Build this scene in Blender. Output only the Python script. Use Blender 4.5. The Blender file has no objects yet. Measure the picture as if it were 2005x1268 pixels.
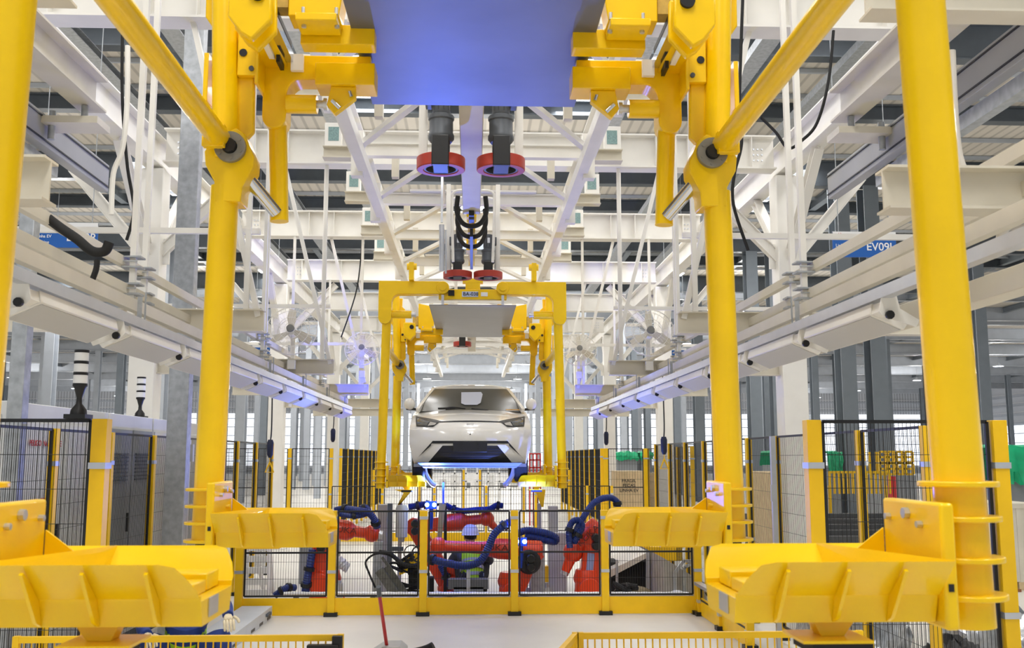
import bpy, bmesh, math, random
from mathutils import Vector as V, Matrix
random.seed(7)
C = bpy.context.scene.collection
SC = bpy.context.scene
PI = math.pi

# ------------------------------------------------------------------ camera
E = 2.0                                   # eye height above the floor
FPX, CPX, CPY, VPX, VPY = 1949.3, 1002.5, 634.0, 924.0, 895.0
TH = math.atan((VPY-CPY)/FPX); PS = math.atan((CPX-VPX)/FPX*math.cos(TH))
cam = bpy.data.cameras.new('camera'); camo = bpy.data.objects.new('camera', cam); C.objects.link(camo)
cam.sensor_width = 36; cam.lens = 36*FPX/2005; cam.clip_start = .05; cam.clip_end = 400
camo.location = (0, 0, E); camo.rotation_euler = (PI/2+TH, 0, -PS)
cam.dof.use_dof = True; cam.dof.focus_distance = 11.5; cam.dof.aperture_fstop = 6.3
SC.camera = camo

# ------------------------------------------------------------------ world, exposure, large lights
SC.view_settings.view_transform = 'Standard'; SC.view_settings.look = 'None'
SC.view_settings.exposure = 0.02; SC.view_settings.gamma = 1; SC.view_settings.use_curve_mapping = False
w = bpy.data.worlds.new('world'); SC.world = w; w.use_nodes = True
w.node_tree.nodes['Background'].inputs[0].default_value = (.90, .95, 1.0, 1)
w.node_tree.nodes['Background'].inputs[1].default_value = .52
def area(name, loc, rot, sx, sy, power, col=(1, .98, .95)):
    l = bpy.data.lights.new(name, 'AREA'); l.shape = 'RECTANGLE'; l.size = sx; l.size_y = sy; l.energy = power; l.color = col
    o = bpy.data.objects.new(name, l); C.objects.link(o); o.location = loc; o.rotation_euler = rot
    return o
SKY = [(0, 6.5), (0, 13.5), (-7.0, 2), (7.0, 2), (0, -1), (-7.2, 13), (7.2, 13), (-2.4, 20), (2.6, 20), (-9, 30), (9, 30), (0, 36), (-9, 48), (9, 48), (-20, 25), (20, 25), (-18, 44), (18, 44), (0, 62), (22, 62), (-22, 62), (34, 40), (-34, 40), (44, 70), (-44, 70), (28, 90), (-28, 90)]  # first two added, out of view, to brighten the floor and tray tops
for x, y in SKY:
    area('roof_light', (x, y, 10.15), (0, 0, 0), 1.3, 6.5, 200 if (x, y) in ((0, 6.5), (0, 13.5)) else 430 if y < 40 else 360)

FILL_LAMPS = [(x, y) for y in (46, 60, 74, 88, 102, 114) for x in (-40, -13, -4, 4, 13, 40)]+[(-13, 16), (13, 16), (-13, 31), (13, 31), (0, 27)]  # added lamps that brighten the far roof beams and the hall
for x, y in FILL_LAMPS:
    l = bpy.data.lights.new('fill_point_light', 'POINT'); l.energy = 560 if y > 40 else 260; l.color = (1, .98, .96); l.shadow_soft_size = .28
    o = bpy.data.objects.new('fill_point_light', l); C.objects.link(o); o.location = (x, y, 8.55)

# ------------------------------------------------------------------ projection helper: pixel + depth -> point in the hall
st, ct, sp, cp = math.sin(TH), math.cos(TH), math.sin(PS), math.cos(PS)
def W(px, py, D):
    a = (px-CPX)/FPX; b = -(py-CPY)/FPX
    d = V((sp*ct, cp*ct, st)) + a*V((cp, -sp, 0)) + b*V((-sp*st, -cp*st, ct))
    t = D/d.y
    return V((d.x*t, D, E+d.z*t))

# ------------------------------------------------------------------ materials
def lin(c):
    return tuple(((x/255)/12.92 if x/255 <= .04045 else ((x/255+.055)/1.055)**2.4) for x in c)+(1,)
MATS = {}
def mat(name, rgb, rough=.5, metal=0, noise=0, nscale=8, emit=0, alpha=1, coat=0, spec=.5, bump=0, trans=0):
    if name in MATS: return MATS[name]
    m = bpy.data.materials.new(name); m.use_nodes = True; n = m.node_tree; b = n.nodes['Principled BSDF']
    c = lin(rgb)
    b.inputs['Base Color'].default_value = c; b.inputs['Roughness'].default_value = rough; b.inputs['Metallic'].default_value = metal
    b.inputs['Coat Weight'].default_value = coat; b.inputs['Specular IOR Level'].default_value = spec
    b.inputs['Transmission Weight'].default_value = trans
    if alpha < 1: b.inputs['Alpha'].default_value = alpha
    if emit: b.inputs['Emission Color'].default_value = c; b.inputs['Emission Strength'].default_value = emit
    if noise or bump:
        t = n.nodes.new('ShaderNodeTexCoord'); ns = n.nodes.new('ShaderNodeTexNoise'); ns.inputs['Scale'].default_value = nscale
        ns.inputs['Detail'].default_value = 6
        n.links.new(t.outputs['Object'], ns.inputs['Vector'])
    if noise:
        r = n.nodes.new('ShaderNodeValToRGB'); r.color_ramp.elements[0].position = .3; r.color_ramp.elements[1].position = .7
        r.color_ramp.elements[0].color = tuple(x*(1-noise) for x in c[:3])+(1,); r.color_ramp.elements[1].color = tuple(min(1, x*(1+noise*.5)) for x in c[:3])+(1,)
        n.links.new(ns.outputs['Fac'], r.inputs['Fac']); n.links.new(r.outputs['Color'], b.inputs['Base Color'])
    if bump:
        bp = n.nodes.new('ShaderNodeBump'); bp.inputs['Strength'].default_value = bump; bp.inputs['Distance'].default_value = .01
        n.links.new(ns.outputs['Fac'], bp.inputs['Height']); n.links.new(bp.outputs['Normal'], b.inputs['Normal'])
    MATS[name] = m
    return m
YEL = mat('safety_yellow_gloss', (252, 206, 0), .3, 0, .05, 5, coat=.15, spec=.4)
YEL2 = mat('fence_yellow', (248, 198, 0), .42, 0, .05, 6)
WHT = mat('white_painted_steel', (236, 233, 226), .45, 0, .05, 3)
CRM = mat('cream_painted_steel', (214, 207, 190), .5, 0, .08, 3)
GAL = mat('galvanised_steel', (176, 180, 184), .42, .55, .22, 14)
ALU = mat('aluminium', (205, 208, 214), .35, .75, .05, 9)
CHR = mat('chrome', (215, 218, 225), .08, 1)
STL = mat('brushed_steel_sheet', (140, 140, 142), .4, .8, .1, 1.2)
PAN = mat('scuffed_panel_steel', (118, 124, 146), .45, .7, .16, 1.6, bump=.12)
DST = mat('dark_steel', (92, 99, 106), .5, .2, .1, 4)
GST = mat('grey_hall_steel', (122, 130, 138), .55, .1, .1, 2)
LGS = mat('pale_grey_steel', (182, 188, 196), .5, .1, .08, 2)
BLK = mat('black_metal', (22, 22, 24), .45)
RUB = mat('black_rubber', (26, 26, 27), .75, 0, .15, 20)
MTR = mat('motor_grey', (84, 88, 94), .5, .2, .1, 20)
RED = mat('robot_red', (232, 66, 22), .35, 0, .06, 6, coat=.3)
WRD = mat('wheel_red_polyurethane', (168, 52, 34), .5, 0, .12, 12)
BLU = mat('hose_blue', (24, 48, 120), .45, 0, .1, 30)
SGN = mat('sign_blue', (12, 92, 178), .5)
PWH = mat('sign_white', (240, 240, 240), .5)
CAR = mat('pearl_white_car_paint', (226, 223, 215), .22, 0, .0, coat=.8)
CRB = mat('car_black_trim', (26, 27, 30), .4)
GLS = mat('car_glass', (96, 94, 86), .22, 0, .1, 2, spec=.35)
REFL = mat('reflection_white', (205, 208, 220), .7)
LAMP = mat('headlamp_lens', (104, 110, 120), .15, .4, .5, 9, coat=.6)
CAB = mat('cabinet_white', (214, 215, 214), .5, 0, .05, 3)
CBG = mat('cabinet_grey', (140, 144, 148), .5, 0, .08, 3)
WOOD = mat('crate_wood', (214, 190, 150), .7, 0, .12, 6)
GRN = mat('green_tarpaulin', (16, 176, 120), .55, 0, .2, 6, bump=.6)
FOIL = mat('plastic_wrap', (200, 204, 208), .18, .5, .45, 7, bump=1)
SILT = mat('silver_corrugated_tube', (215, 216, 218), .35, .5)
GLOW = mat('blue_lamp_glow', (120, 165, 255), .5, emit=28)
WIN = mat('daylight_window', (244, 248, 255), .5, emit=1.3)
ROOFL = mat('roof_skylight', (250, 252, 255), .5, emit=2.2)
WLED = mat('led_diffuser', (196, 195, 190), .5)
TXT = mat('dark_print', (40, 42, 46), .6)
RTX = mat('red_print', (200, 40, 40), .6)
SKIN = mat('skin', (198, 150, 120), .6)
GLV = mat('cotton_glove', (222, 208, 176), .85, 0, .15, 40)
COV = mat('blue_coverall', (34, 58, 128), .8, 0, .2, 12)
VST = mat('hi_vis_green', (168, 214, 30), .7)
VGR = mat('reflective_grey', (150, 156, 160), .5)
HLM = mat('white_helmet', (226, 228, 236), .3)

def wave(name, c1, c2, scale, axis='X', rough=.6, dist=0, width=.5):
    m = bpy.data.materials.new(name); m.use_nodes = True; n = m.node_tree; b = n.nodes['Principled BSDF']
    t = n.nodes.new('ShaderNodeTexCoord'); wv = n.nodes.new('ShaderNodeTexWave'); wv.bands_direction = axis
    wv.inputs['Scale'].default_value = scale; wv.inputs['Distortion'].default_value = dist
    n.links.new(t.outputs['Object'], wv.inputs['Vector'])
    r = n.nodes.new('ShaderNodeValToRGB'); r.color_ramp.elements[0].position = width-.12; r.color_ramp.elements[1].position = width+.12
    r.color_ramp.elements[0].color = lin(c1); r.color_ramp.elements[1].color = lin(c2)
    n.links.new(wv.outputs['Fac'], r.inputs['Fac']); n.links.new(r.outputs['Color'], b.inputs['Base Color'])
    b.inputs['Roughness'].default_value = rough
    return m
ROOF = wave('roof_sheet', (196, 190, 180), (226, 219, 208), 1.1, 'X', .6, 0, .18)
WALL = wave('wall_cladding', (168, 172, 178), (205, 208, 214), .9, 'X', .6, 0, .3)
FLR = mat('concrete_floor', (214, 210, 201), .45, 0, .10, .9, bump=.1)

# ------------------------------------------------------------------ mesh builder
ORG = {}
def tag(o, label=None, cat=None, group=None, kind=None):
    if label: o['label'] = label
    if cat: o['category'] = cat
    if group: o['group'] = group
    if kind: o['kind'] = kind
    return o
def thing(name, label, cat, loc=(0, 0, 0), group=None):
    o = bpy.data.objects.new(name, None); C.objects.link(o); o.location = loc; o.empty_display_size = .2
    ORG[o.name] = V(loc)
    return tag(o, label, cat, group)
def frame_of(d, up=(0, 0, 1)):
    d = V(d).normalized(); u = V(up)
    if abs(d.dot(u)) > .99: u = V((0, 1, 0))
    s = d.cross(u).normalized(); t = s.cross(d).normalized()
    return d, s, t
class MB:
    def __init__(s): s.v = []; s.f = []; s.k = 0
    def add(s, vs, fs):
        n = len(s.v); s.v += [V(p) for p in vs]; s.f += [tuple(i+n for i in f) for f in fs]; return s
    def box(s, c, d, R=None):
        c = V(c); vs = []; s.k += 1; e = .0008*(s.k % 6); d = [max(q*.8, q-e) for q in d]
        for x in (-.5, .5):
            for y in (-.5, .5):
                for z in (-.5, .5):
                    p = V((x*d[0], y*d[1], z*d[2])); vs.append(c+(R @ p if R else p))
        return s.add(vs, [(0, 1, 3, 2), (4, 6, 7, 5), (0, 4, 5, 1), (2, 3, 7, 6), (0, 2, 6, 4), (1, 5, 7, 3)])
    def bb(s, a, b):
        return s.box([(a[i]+b[i])/2 for i in range(3)], [abs(a[i]-b[i]) for i in range(3)])
    def sec(s, p, q, pts, up=(0, 0, 1)):          # extrude a closed 2-D section (side, up) from p to q
        p, q = V(p), V(q); d, a, b = frame_of(q-p, up); n = len(pts)
        vs = [p+a*x+b*y for x, y in pts]+[q+a*x+b*y for x, y in pts]
        return s.add(vs, [tuple(range(n)), tuple(range(2*n-1, n-1, -1))]+[(i, i+n, (i+1) % n+n, (i+1) % n) for i in range(n)])
    def bar(s, p, q, w, h, up=(0, 0, 1)):
        return s.sec(p, q, [(-w/2, -h/2), (w/2, -h/2), (w/2, h/2), (-w/2, h/2)], up)
    def ib(s, p, q, w, h, t=.012, up=(0, 0, 1)):   # I section
        a, b, c = w/2, h/2, t/2
        return s.sec(p, q, [(-a, -b), (a, -b), (a, -b+t), (c, -b+t), (c, b-t), (a, b-t), (a, b), (-a, b), (-a, b-t), (-c, b-t), (-c, -b+t), (-a, -b+t)], up)
    def chn(s, p, q, w, h, t=.01, up=(0, 0, 1)):   # channel open to +side
        a, b = w/2, h/2
        return s.sec(p, q, [(-a, -b), (a, -b), (a, -b+t), (-a+t, -b+t), (-a+t, b-t), (a, b-t), (a, b), (-a, b)], up)
    def tube(s, p, q, r, n=20, r2=None):
        p, q = V(p), V(q); d, a, b = frame_of(q-p); r2 = r if r2 is None else r2
        vs = []
        for c, rr in ((p, r), (q, r2)):
            vs += [c+(a*math.cos(2*PI*i/n)+b*math.sin(2*PI*i/n))*rr for i in range(n)]
        return s.add(vs, [tuple(range(n-1, -1, -1)), tuple(range(n, 2*n))]+[(i, (i+1) % n, (i+1) % n+n, i+n) for i in range(n)])
    def ring(s, c, ax, R, r, h, n=32):             # flat ring: outer R, inner r, thickness h along ax
        c = V(c); d, a, b = frame_of(ax); vs = []
        for o, rr in ((-h/2, R), (h/2, R), (h/2, r), (-h/2, r)):
            vs += [c+d*o+(a*math.cos(2*PI*i/n)+b*math.sin(2*PI*i/n))*rr for i in range(n)]
        fs = []
        for k in range(4):
            for i in range(n): fs.append((k*n+i, k*n+(i+1) % n, ((k+1) % 4)*n+(i+1) % n, ((k+1) % 4)*n+i))
        return s.add(vs, fs)
    def path(s, pts, r, n=10, sub=6, rib=0):
        P = [V(p) for p in pts]
        if sub > 1 and len(P) > 2:
            Q = []
            for i in range(len(P)-1):
                p0 = P[max(i-1, 0)]; p1 = P[i]; p2 = P[i+1]; p3 = P[min(i+2, len(P)-1)]
                for k in range(sub):
                    t = k/sub
                    Q.append(.5*((2*p1)+(-p0+p2)*t+(2*p0-5*p1+4*p2-p3)*t*t+(-p0+3*p1-3*p2+p3)*t**3))
            P = Q+[P[-1]]
        vs = []; a = None
        for i, p in enumerate(P):
            d = (P[min(i+1, len(P)-1)]-P[max(i-1, 0)])
            if d.length < 1e-7: d = V((0, 0, 1))
            d.normalize()
            if a is None: _, a, _ = frame_of(d)
            a = (a-d*a.dot(d)).normalized(); b = d.cross(a)
            rr = r*(1+(rib if i % 2 else -rib))
            vs += [p+(a*math.cos(2*PI*k/n)+b*math.sin(2*PI*k/n))*rr for k in range(n)]
        fs = [tuple(range(n-1, -1, -1)), tuple(range(len(vs)-n, len(vs)))]
        for i in range(len(P)-1):
            for k in range(n): fs.append((i*n+k, i*n+(k+1) % n, (i+1)*n+(k+1) % n, (i+1)*n+k))
        return s.add(vs, fs)
    def ext(s, pts, vec):                          # extrude a planar polygon by vec
        n = len(pts); vec = V(vec); P = [V(p) for p in pts]
        return s.add(P+[p+vec for p in P], [tuple(range(n)), tuple(range(2*n-1, n-1, -1))]+[(i, i+n, (i+1) % n+n, (i+1) % n) for i in range(n)])
    def lathe(s, prof, c, ax=(0, 0, 1), n=24):     # profile of (radius, height along ax)
        c = V(c); d, a, b = frame_of(ax); vs = []
        for r, h in prof: vs += [c+d*h+(a*math.cos(2*PI*i/n)+b*math.sin(2*PI*i/n))*max(r, 1e-4) for i in range(n)]
        fs = [tuple(range(n-1, -1, -1)), tuple(range(len(vs)-n, len(vs)))]
        for k in range(len(prof)-1):
            for i in range(n): fs.append((k*n+i, k*n+(i+1) % n, (k+1)*n+(i+1) % n, (k+1)*n+i))
        return s.add(vs, fs)
    def ball(s, c, r, n=16, sc=(1, 1, 1)):
        c = V(c); m = n//2; vs = []
        for j in range(1, m):
            for i in range(n):
                a, t = 2*PI*i/n, PI*j/m
                vs.append(c+V((r*sc[0]*math.sin(t)*math.cos(a), r*sc[1]*math.sin(t)*math.sin(a), r*sc[2]*math.cos(t))))
        vs += [c+V((0, 0, r*sc[2])), c-V((0, 0, r*sc[2]))]; T = len(vs)-2; fs = []
        for i in range(n):
            fs.append((T, i, (i+1) % n)); fs.append((T+1, (m-2)*n+(i+1) % n, (m-2)*n+i))
            for j in range(m-2): fs.append((j*n+i, (j+1)*n+i, (j+1)*n+(i+1) % n, j*n+(i+1) % n))
        return s.add(vs, fs)
    def wires(s, a, b, z0, z1, sp, hz, r=.0022):    # welded wire mesh between two plan points a and b
        a, b = V((a[0], a[1], 0)), V((b[0], b[1], 0)); L = (b-a).length; d = (b-a)/L; nn = max(1, int(L/sp))
        for i in range(1, nn):
            p = a+d*(i*L/nn); s.open_bar(p+V((0, 0, z0)), p+V((0, 0, z1)), r)
        k = max(1, int((z1-z0)/hz))
        for j in range(1, k):
            z = z0+(z1-z0)*j/k; s.open_bar(a+V((0, 0, z)), b+V((0, 0, z)), r)
    def open_bar(s, p, q, r):
        p, q = V(p), V(q); d, a, b = frame_of(q-p); n = 4
        vs = [c+(a*math.cos(2*PI*i/n)+b*math.sin(2*PI*i/n))*r for c in (p, q) for i in range(n)]
        s.add(vs, [(i, (i+1) % n, (i+1) % n+n, i+n) for i in range(n)])
    def mir(s):
        m = MB(); m.v = [V((-p.x, p.y, p.z)) for p in s.v]; m.f = [tuple(reversed(f)) for f in s.f]; return m
    def build(s, name, m, parent=None, label=None, cat=None, group=None, kind=None, bevel=0, smooth=True):
        if parent is not None:
            r = parent
            while r.parent: r = r.parent
            org = ORG[r.name]
        else:
            lo = [min(p[i] for p in s.v) for i in range(3)]; hi = [max(p[i] for p in s.v) for i in range(3)]
            org = V(((lo[0]+hi[0])/2, (lo[1]+hi[1])/2, lo[2]))
        me = bpy.data.meshes.new(name); me.from_pydata([p-org for p in s.v], [], s.f)
        bm = bmesh.new(); bm.from_mesh(me); bmesh.ops.recalc_face_normals(bm, faces=bm.faces); bm.to_mesh(me); bm.free()
        if smooth:
            for p in me.polygons: p.use_smooth = True
            me.set_sharp_from_angle(angle=math.radians(36))
        me.materials.append(m)
        o = bpy.data.objects.new(name, me); C.objects.link(o)
        if parent is not None: o.parent = parent
        else: o.location = org; ORG[o.name] = org
        if bevel:
            b = o.modifiers.new('bevel', 'BEVEL'); b.width = bevel; b.segments = 2; b.limit_method = 'ANGLE'; b.angle_limit = math.radians(40)
            b.harden_normals = False
        return tag(o, label, cat, group, kind)
def children(o): return [x for x in C.objects if x.parent == o]
def copy_tree(o, parent=None):
    kids = children(o)
    c = o.copy(); C.objects.link(c)
    if parent is not None: c.parent = parent
    for k in kids: copy_tree(k, c)
    return c
def text(name, s, size, m, parent, loc, rot, label=None, align='CENTER', sx=1):
    cu = bpy.data.curves.new(name, 'FONT'); cu.body = s; cu.size = size; cu.align_x = align; cu.align_y = 'CENTER'; cu.extrude = .0008; cu.offset = size*.012
    tmp = bpy.data.objects.new(name, cu); C.objects.link(tmp)
    me = bpy.data.meshes.new_from_object(tmp); C.objects.unlink(tmp); bpy.data.objects.remove(tmp); bpy.data.curves.remove(cu)
    r = parent
    while r.parent: r = r.parent
    M = Matrix.Translation(V(loc)-ORG[r.name]) @ rot.to_4x4() @ Matrix.Diagonal((sx, 1, 1, 1))
    me.transform(M); me.materials.clear(); me.materials.append(m)
    o = bpy.data.objects.new(name, me); C.objects.link(o); o.parent = parent
    if label: o['label'] = label
    return o
FACE = Matrix.Rotation(PI/2, 3, 'X')       # text facing the camera (towards -y)
ORD = ['first', 'second', 'third', 'fourth', 'fifth', 'sixth', 'seventh', 'eighth', 'ninth', 'tenth', 'eleventh', 'twelfth', 'thirteenth', 'fourteenth', 'fifteenth', 'sixteenth', 'seventeenth', 'eighteenth', 'nineteenth', 'twentieth']
def side(s): return 'left' if s < 0 else 'right'

# ------------------------------------------------------------------ setting: floor, roof, walls
X0, X1, Y0, Y1, RZ = -62, 62, -4, 125, 10.4
MB().bb((X0, -9, -.3), (X1, Y1, 0)).build('floor', FLR, kind='structure')
ce = MB().bb((X0, Y0, RZ), (X1, Y1, RZ+.12)).build('ceiling', ROOF, kind='structure')
ORG[ce.name] = V(ce.location)
k = 0
y = 4.55
while y < 122:                                     # transverse roof beams
    big = k % 2 == 1
    d = .75 if big else .38
    m_ = DST if y < 48 else LGS  # far beams take a paler colour in place of stronger light on them
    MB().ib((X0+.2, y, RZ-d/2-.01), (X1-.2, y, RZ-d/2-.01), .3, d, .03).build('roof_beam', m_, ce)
    y += 4.55; k += 1
for x in (-55, -45, -37, 37, 45, 55, -30, -22.5, -15, -11.2, -8.2, -6.2, 6.2, 8.2, 11.2, 15, 22.5, 30):
    MB().ib((x, Y0+.1, RZ-.17), (x, Y1-.1, RZ-.17), .22, .3, .02).build('roof_purlin', GST, ce)
for i in range(26):                                 # thin cross purlins near the camera
    yy = 5.3+i*1.52
    MB().bar((X0+.2, yy, RZ-.06), (X1-.2, yy, RZ-.06), .07, .1).build('roof_rail', LGS, ce)
# end wall and side walls: cladding above and below a strip of windows
def hall_wall(name, a, b, lo, hi, n):
    a, b = V((a[0], a[1], 0)), V((b[0], b[1], 0))
    MB().bar(a+V((0, 0, lo/2)), b+V((0, 0, lo/2)), .15, lo).bar(a+V((0, 0, (hi+RZ)/2)), b+V((0, 0, (hi+RZ)/2)), .15, RZ-hi).build(name, WALL, kind='structure')
    for i in range(n):
        p, q = a.lerp(b, i/n), a.lerp(b, (i+1)/n); zc = V((0, 0, (lo+hi)/2))
        MB().bar(p.lerp(q, .06)+zc, p.lerp(q, .94)+zc, .05, hi-lo).build('window_%d' % (len([x for x in C.objects if x.name.startswith('window_')])+1), WIN, kind='structure')
def girts(wall, a, b, n):
    a, b = V((a[0], a[1], 0)), V((b[0], b[1], 0)); ORG[wall.name] = V(wall.location)
    for i in range(n):
        z = .5+i*(RZ-1)/n
        MB().bar(a+V((0, 0, z)), b+V((0, 0, z)), .22, .10).build('girt', LGS, wall)
        MB().bar(a+V((0, 0, z+.30)), b+V((0, 0, z+.30)), .2, .04).build('girt', PWH, wall)
hall_wall('wall_back' , (X0, Y1), (X1, Y1), 1.0, 7.4, 26)
hall_wall('wall_left', (X0, 14), (X0, Y1), .8, 5.6, 12)
hall_wall('wall_right', (X1, 14), (X1, Y1), .8, 5.6, 12)
W_ = bpy.data.objects
girts(W_['wall_back'], (X0+.5, Y1-.25), (X1-.5, Y1-.25), 9)
girts(W_['wall_left'], (X0+.25, 14), (X0+.25, Y1-.5), 9); girts(W_['wall_right'], (X1-.25, 14), (X1-.25, Y1-.5), 9)
# skylight strips in the roof above the lamps; the first two are added, unseen
for i, (x, y) in enumerate(SKY):
    MB().bb((x-.7, y-3.4, RZ-.04), (x+.7, y+3.4, RZ-.015)).build('skylight', ROOFL, ce)
for x, y in FILL_LAMPS:
    t = thing('added_fill_lamp', 'added round fill lamp under the hall roof, %s row back, %s' % (ORD[FILL_LAMPS.index((x, y))//6 if y > 40 else 6+(y > 20)+(x == 0)], {-40: 'far left', 40: 'far right', -13: 'outer left', -4: 'inner left', 0: 'centre', 4: 'inner right', 13: 'outer right'}[x]), 'lamp', (x, y, 8.6), 'added fill lamps')
    MB().lathe([(.05, .55), (.1, .5), (.14, .42), (.34, .30), (.36, .26), (.33, .27), (.12, .40)], (x, y, 8.6), (0, 0, 1), 20).tube((x, y, 9.1), (x, y, RZ-.02), .012, 6).build('shade', LGS, t)
# building columns
pc = MB(); pc.ib((0, 0, 0), (0, 0, RZ-.8), .34, .5, .03, up=(0, 1, 0))
proto = None
def hall_column(x, y, m_, wd, label, group):
    o = MB().ib((x, y, 0), (x, y, RZ-.76), wd, wd*1.3, .04, up=(0, 1, 0)).build('building_column', m_, None, label, 'column', group)
    return o
for j, y in enumerate((27.3, 36.4, 45.5, 54.6, 63.7, 72.8, 81.9, 91, 100, 109)):
    for x in (10.4, 11.25, 19, 27, 38, 50):
        for s in (-1, 1):
            if s < 0 and j == 0 and x < 12: continue
            hall_column(s*x, y, GST if (s > 0 or j % 3 == 0) else LGS, .42 if y < 50 else .36,
              'dark grey hall column, %s side, %s row back, %s' % (side(s), ORD[j], ('%s of a close pair' % ('inner' if x == 10.4 else 'outer')) if x < 12 else '%s outer line' % ({19: 'first', 27: 'second', 38: 'third', 50: 'fourth'}[x])), 'grey hall columns')
for j, y in enumerate((50, 59, 68, 77, 86, 95, 104, 113)):
    for s in (-1, 1):
        for x in (5.6, 7.6, 14.5):
            hall_column(s*x, y, LGS, .3, 'slim pale grey far hall column, %s, %s row back, %s' % (side(s), ORD[j], {5.6: 'nearest the centre', 7.6: 'next out', 14.5: 'farther out'}[x]), 'pale distant hall columns')
# ------------------------------------------------------------------ vehicle hangers
def mk(mb, s): return mb if s > 0 else mb.mir()
YN, YF = 2.65, 4.98
hg = thing('vehicle_hanger', 'yellow overhead car hanger nearest the viewer, empty, with a bluish underside panel', 'hanger', (0, 3.85, 1.5), 'overhead car hangers')
E2 = lambda x, y, h: (x, y, E+h)
for s in (-1, 1):
    # --- near pair: long arm under an L-shaped head
    m = MB(); m.tube(E2(1.255, YN, 2.2), E2(1.31, YN, -.44), .066, 32)
    arm = mk(m, s).build('front_arm', YEL, hg)
    m = MB()
    for h in (-.04, -.13, -.235, -.33): m.ring(E2(1.30+(-h)*.02, YN, h-.03), (0, 0, 1), .102, .04, .014)
    mk(m, s).build('arm_collar', YEL, arm, bevel=.003)
    # L head of the near pair (box section, filleted inside)
    def Lhead(xo, xi, y, top, low, th, dep, fil=.12):
        P = [(xo, low), (xo, top), (xi, top), (xi, top-th)]
        P.append((xo-th-fil, top-th))
        for k in range(1, 7):
            a = k/6*PI/2; P.append((xo-th-fil+fil*math.sin(a), top-th-fil+fil*math.cos(a)))
        P.append((xo-th, low))
        for k in range(1, 8):
            a = k/8*PI; P.append((xo-th/2-th/2*math.cos(a), low-th/2*math.sin(a)))
        return MB().ext([(x, y-dep/2, E+h) for x, h in P], (0, dep, 0))
    m = Lhead(1.375, .42, YN, 2.56, 2.02, .19, .2)
    m.tube(E2(.44, YN-.11, 2.465), E2(.44, YN+.11, 2.465), .095, 24)
    hd = mk(m, s).build('arm_head', YEL, hg, bevel=.006)
    mk(MB().tube(E2(.44, YN-.13, 2.465), E2(.44, YN-.1, 2.465), .05, 20), s).build('pivot_pin', YEL, hd)
    m = MB().tube(E2(1.2, YN+.02, 2.08), E2(.9, YN+.02, 2.08), .058, 20)
    mk(m, s).build('stop_tube', YEL, hd)
    mk(MB().tube(E2(.9, YN+.02, 2.08), E2(.83, YN+.02, 2.08), .032, 16).tube(E2(.85, YN+.02, 2.08), E2(.83, YN+.02, 2.08), .045, 16), s).build('stop_bolt', ALU, hd)
    # --- far pair: column, pivot housing, upper tube, blade
    m = MB().tube(E2(1.262, YF, 1.36), E2(1.285, YF, -.40), .071, 36)
    col = mk(m, s).build('rear_arm', YEL, hg)
    m = MB()
    for h in (-.155, -.235, -.315, -.40): m.ring(E2(1.285, YF, h), (0, 0, 1), .108, .05, .014)
    mk(m, s).build('arm_collar', YEL, col, bevel=.003)
    mk(MB().tube(E2(1.285, YF, -.40), E2(1.285, YF, -.45), .05, 24), s).build('arm_cap', RUB, col)
    # tear-drop housing round the pivot
    P = [(abs(W(x, y, YF-.07).x), W(x, y, YF-.07).z) for x, y in [(420, 394), (419, 355), (402, 322), (400, 296), (416, 270), (462, 250), (479, 262), (497, 306), (495, 328), (474, 366), (471, 394)]]
    m = MB().ext([(x, YF-.07, z) for x, z in P], (0, .16, 0))
    hs = mk(m, s).build('pivot_housing', YEL, col, bevel=.006)
    m = MB().ring(E2(1.222, YF-.085, 1.545), (0, 1, 0), .078, .038, .03, 40)
    for k in range(6):
        a = k*PI/3+.4; m.tube(E2(1.222+.06*math.cos(a), YF-.104, 1.545+.06*math.sin(a)), E2(1.222+.06*math.cos(a), YF-.098, 1.545+.06*math.sin(a)), .008, 8)
    mk(m, s).build('pivot_flange', mat('flange_steel', (142, 140, 132), .45, .4, .1, 20), hs)
    mk(MB().tube(E2(1.222, YF-.13, 1.545), E2(1.222, YF-.06, 1.545), .035, 24), s).build('pivot_pin', BLK, hs)
    mk(MB().tube(E2(1.31, YF-.02, 2.72), E2(1.262, YF-.02, 1.5), .064, 32), s).build('upper_tube', YEL, hg)
    # blade and slotted bracket beside the upper tube
    m = MB().ext([E2(1.27, YF, 1.5), E2(1.13, YF, 1.66), E2(1.15, YF, 2.5), E2(1.27, YF, 2.6)], (0, .05, 0))
    bl = mk(m, s).build('blade', YEL, hg, bevel=.006)
    br = mk(MB().bb(E2(1.12, YF-.04, 1.94), E2(1.215, YF, 2.19)), s).build('slotted_bracket', YEL, bl, bevel=.004)
    mk(MB().bb(E2(1.105, YF-.04, 1.90), E2(1.125, YF+.16, 2.16)), s).build('bracket_flange', YEL, bl, bevel=.004); mk(MB().bb(E2(1.385, YF-.04, 1.80), E2(1.36, YF+.1, 2.06)), s).build('outer_plate', YEL, bl, bevel=.004)
    m = MB().tube(E2(1.14, YF-.052, 2.15), E2(1.14, YF-.035, 2.15), .013, 12).tube(E2(1.14, YF-.052, 1.975), E2(1.14, YF-.035, 1.975), .013, 12)
    mk(m, s).build('bolt', MTR, br)
    mk(MB().lathe([(.001, 0), (.02, 0), (.02, .006), (.001, .006)], E2(1.185, YF-.047, 2.06), (0, 1, 0), 20), s).build('slot', BLK, br)
    # upper pivot knuckle (hexagonal) and its dark roller
    def PX(pts, D): return [(abs(W(x, y, D).x), D, W(x, y, D).z) for x, y in pts]
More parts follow.
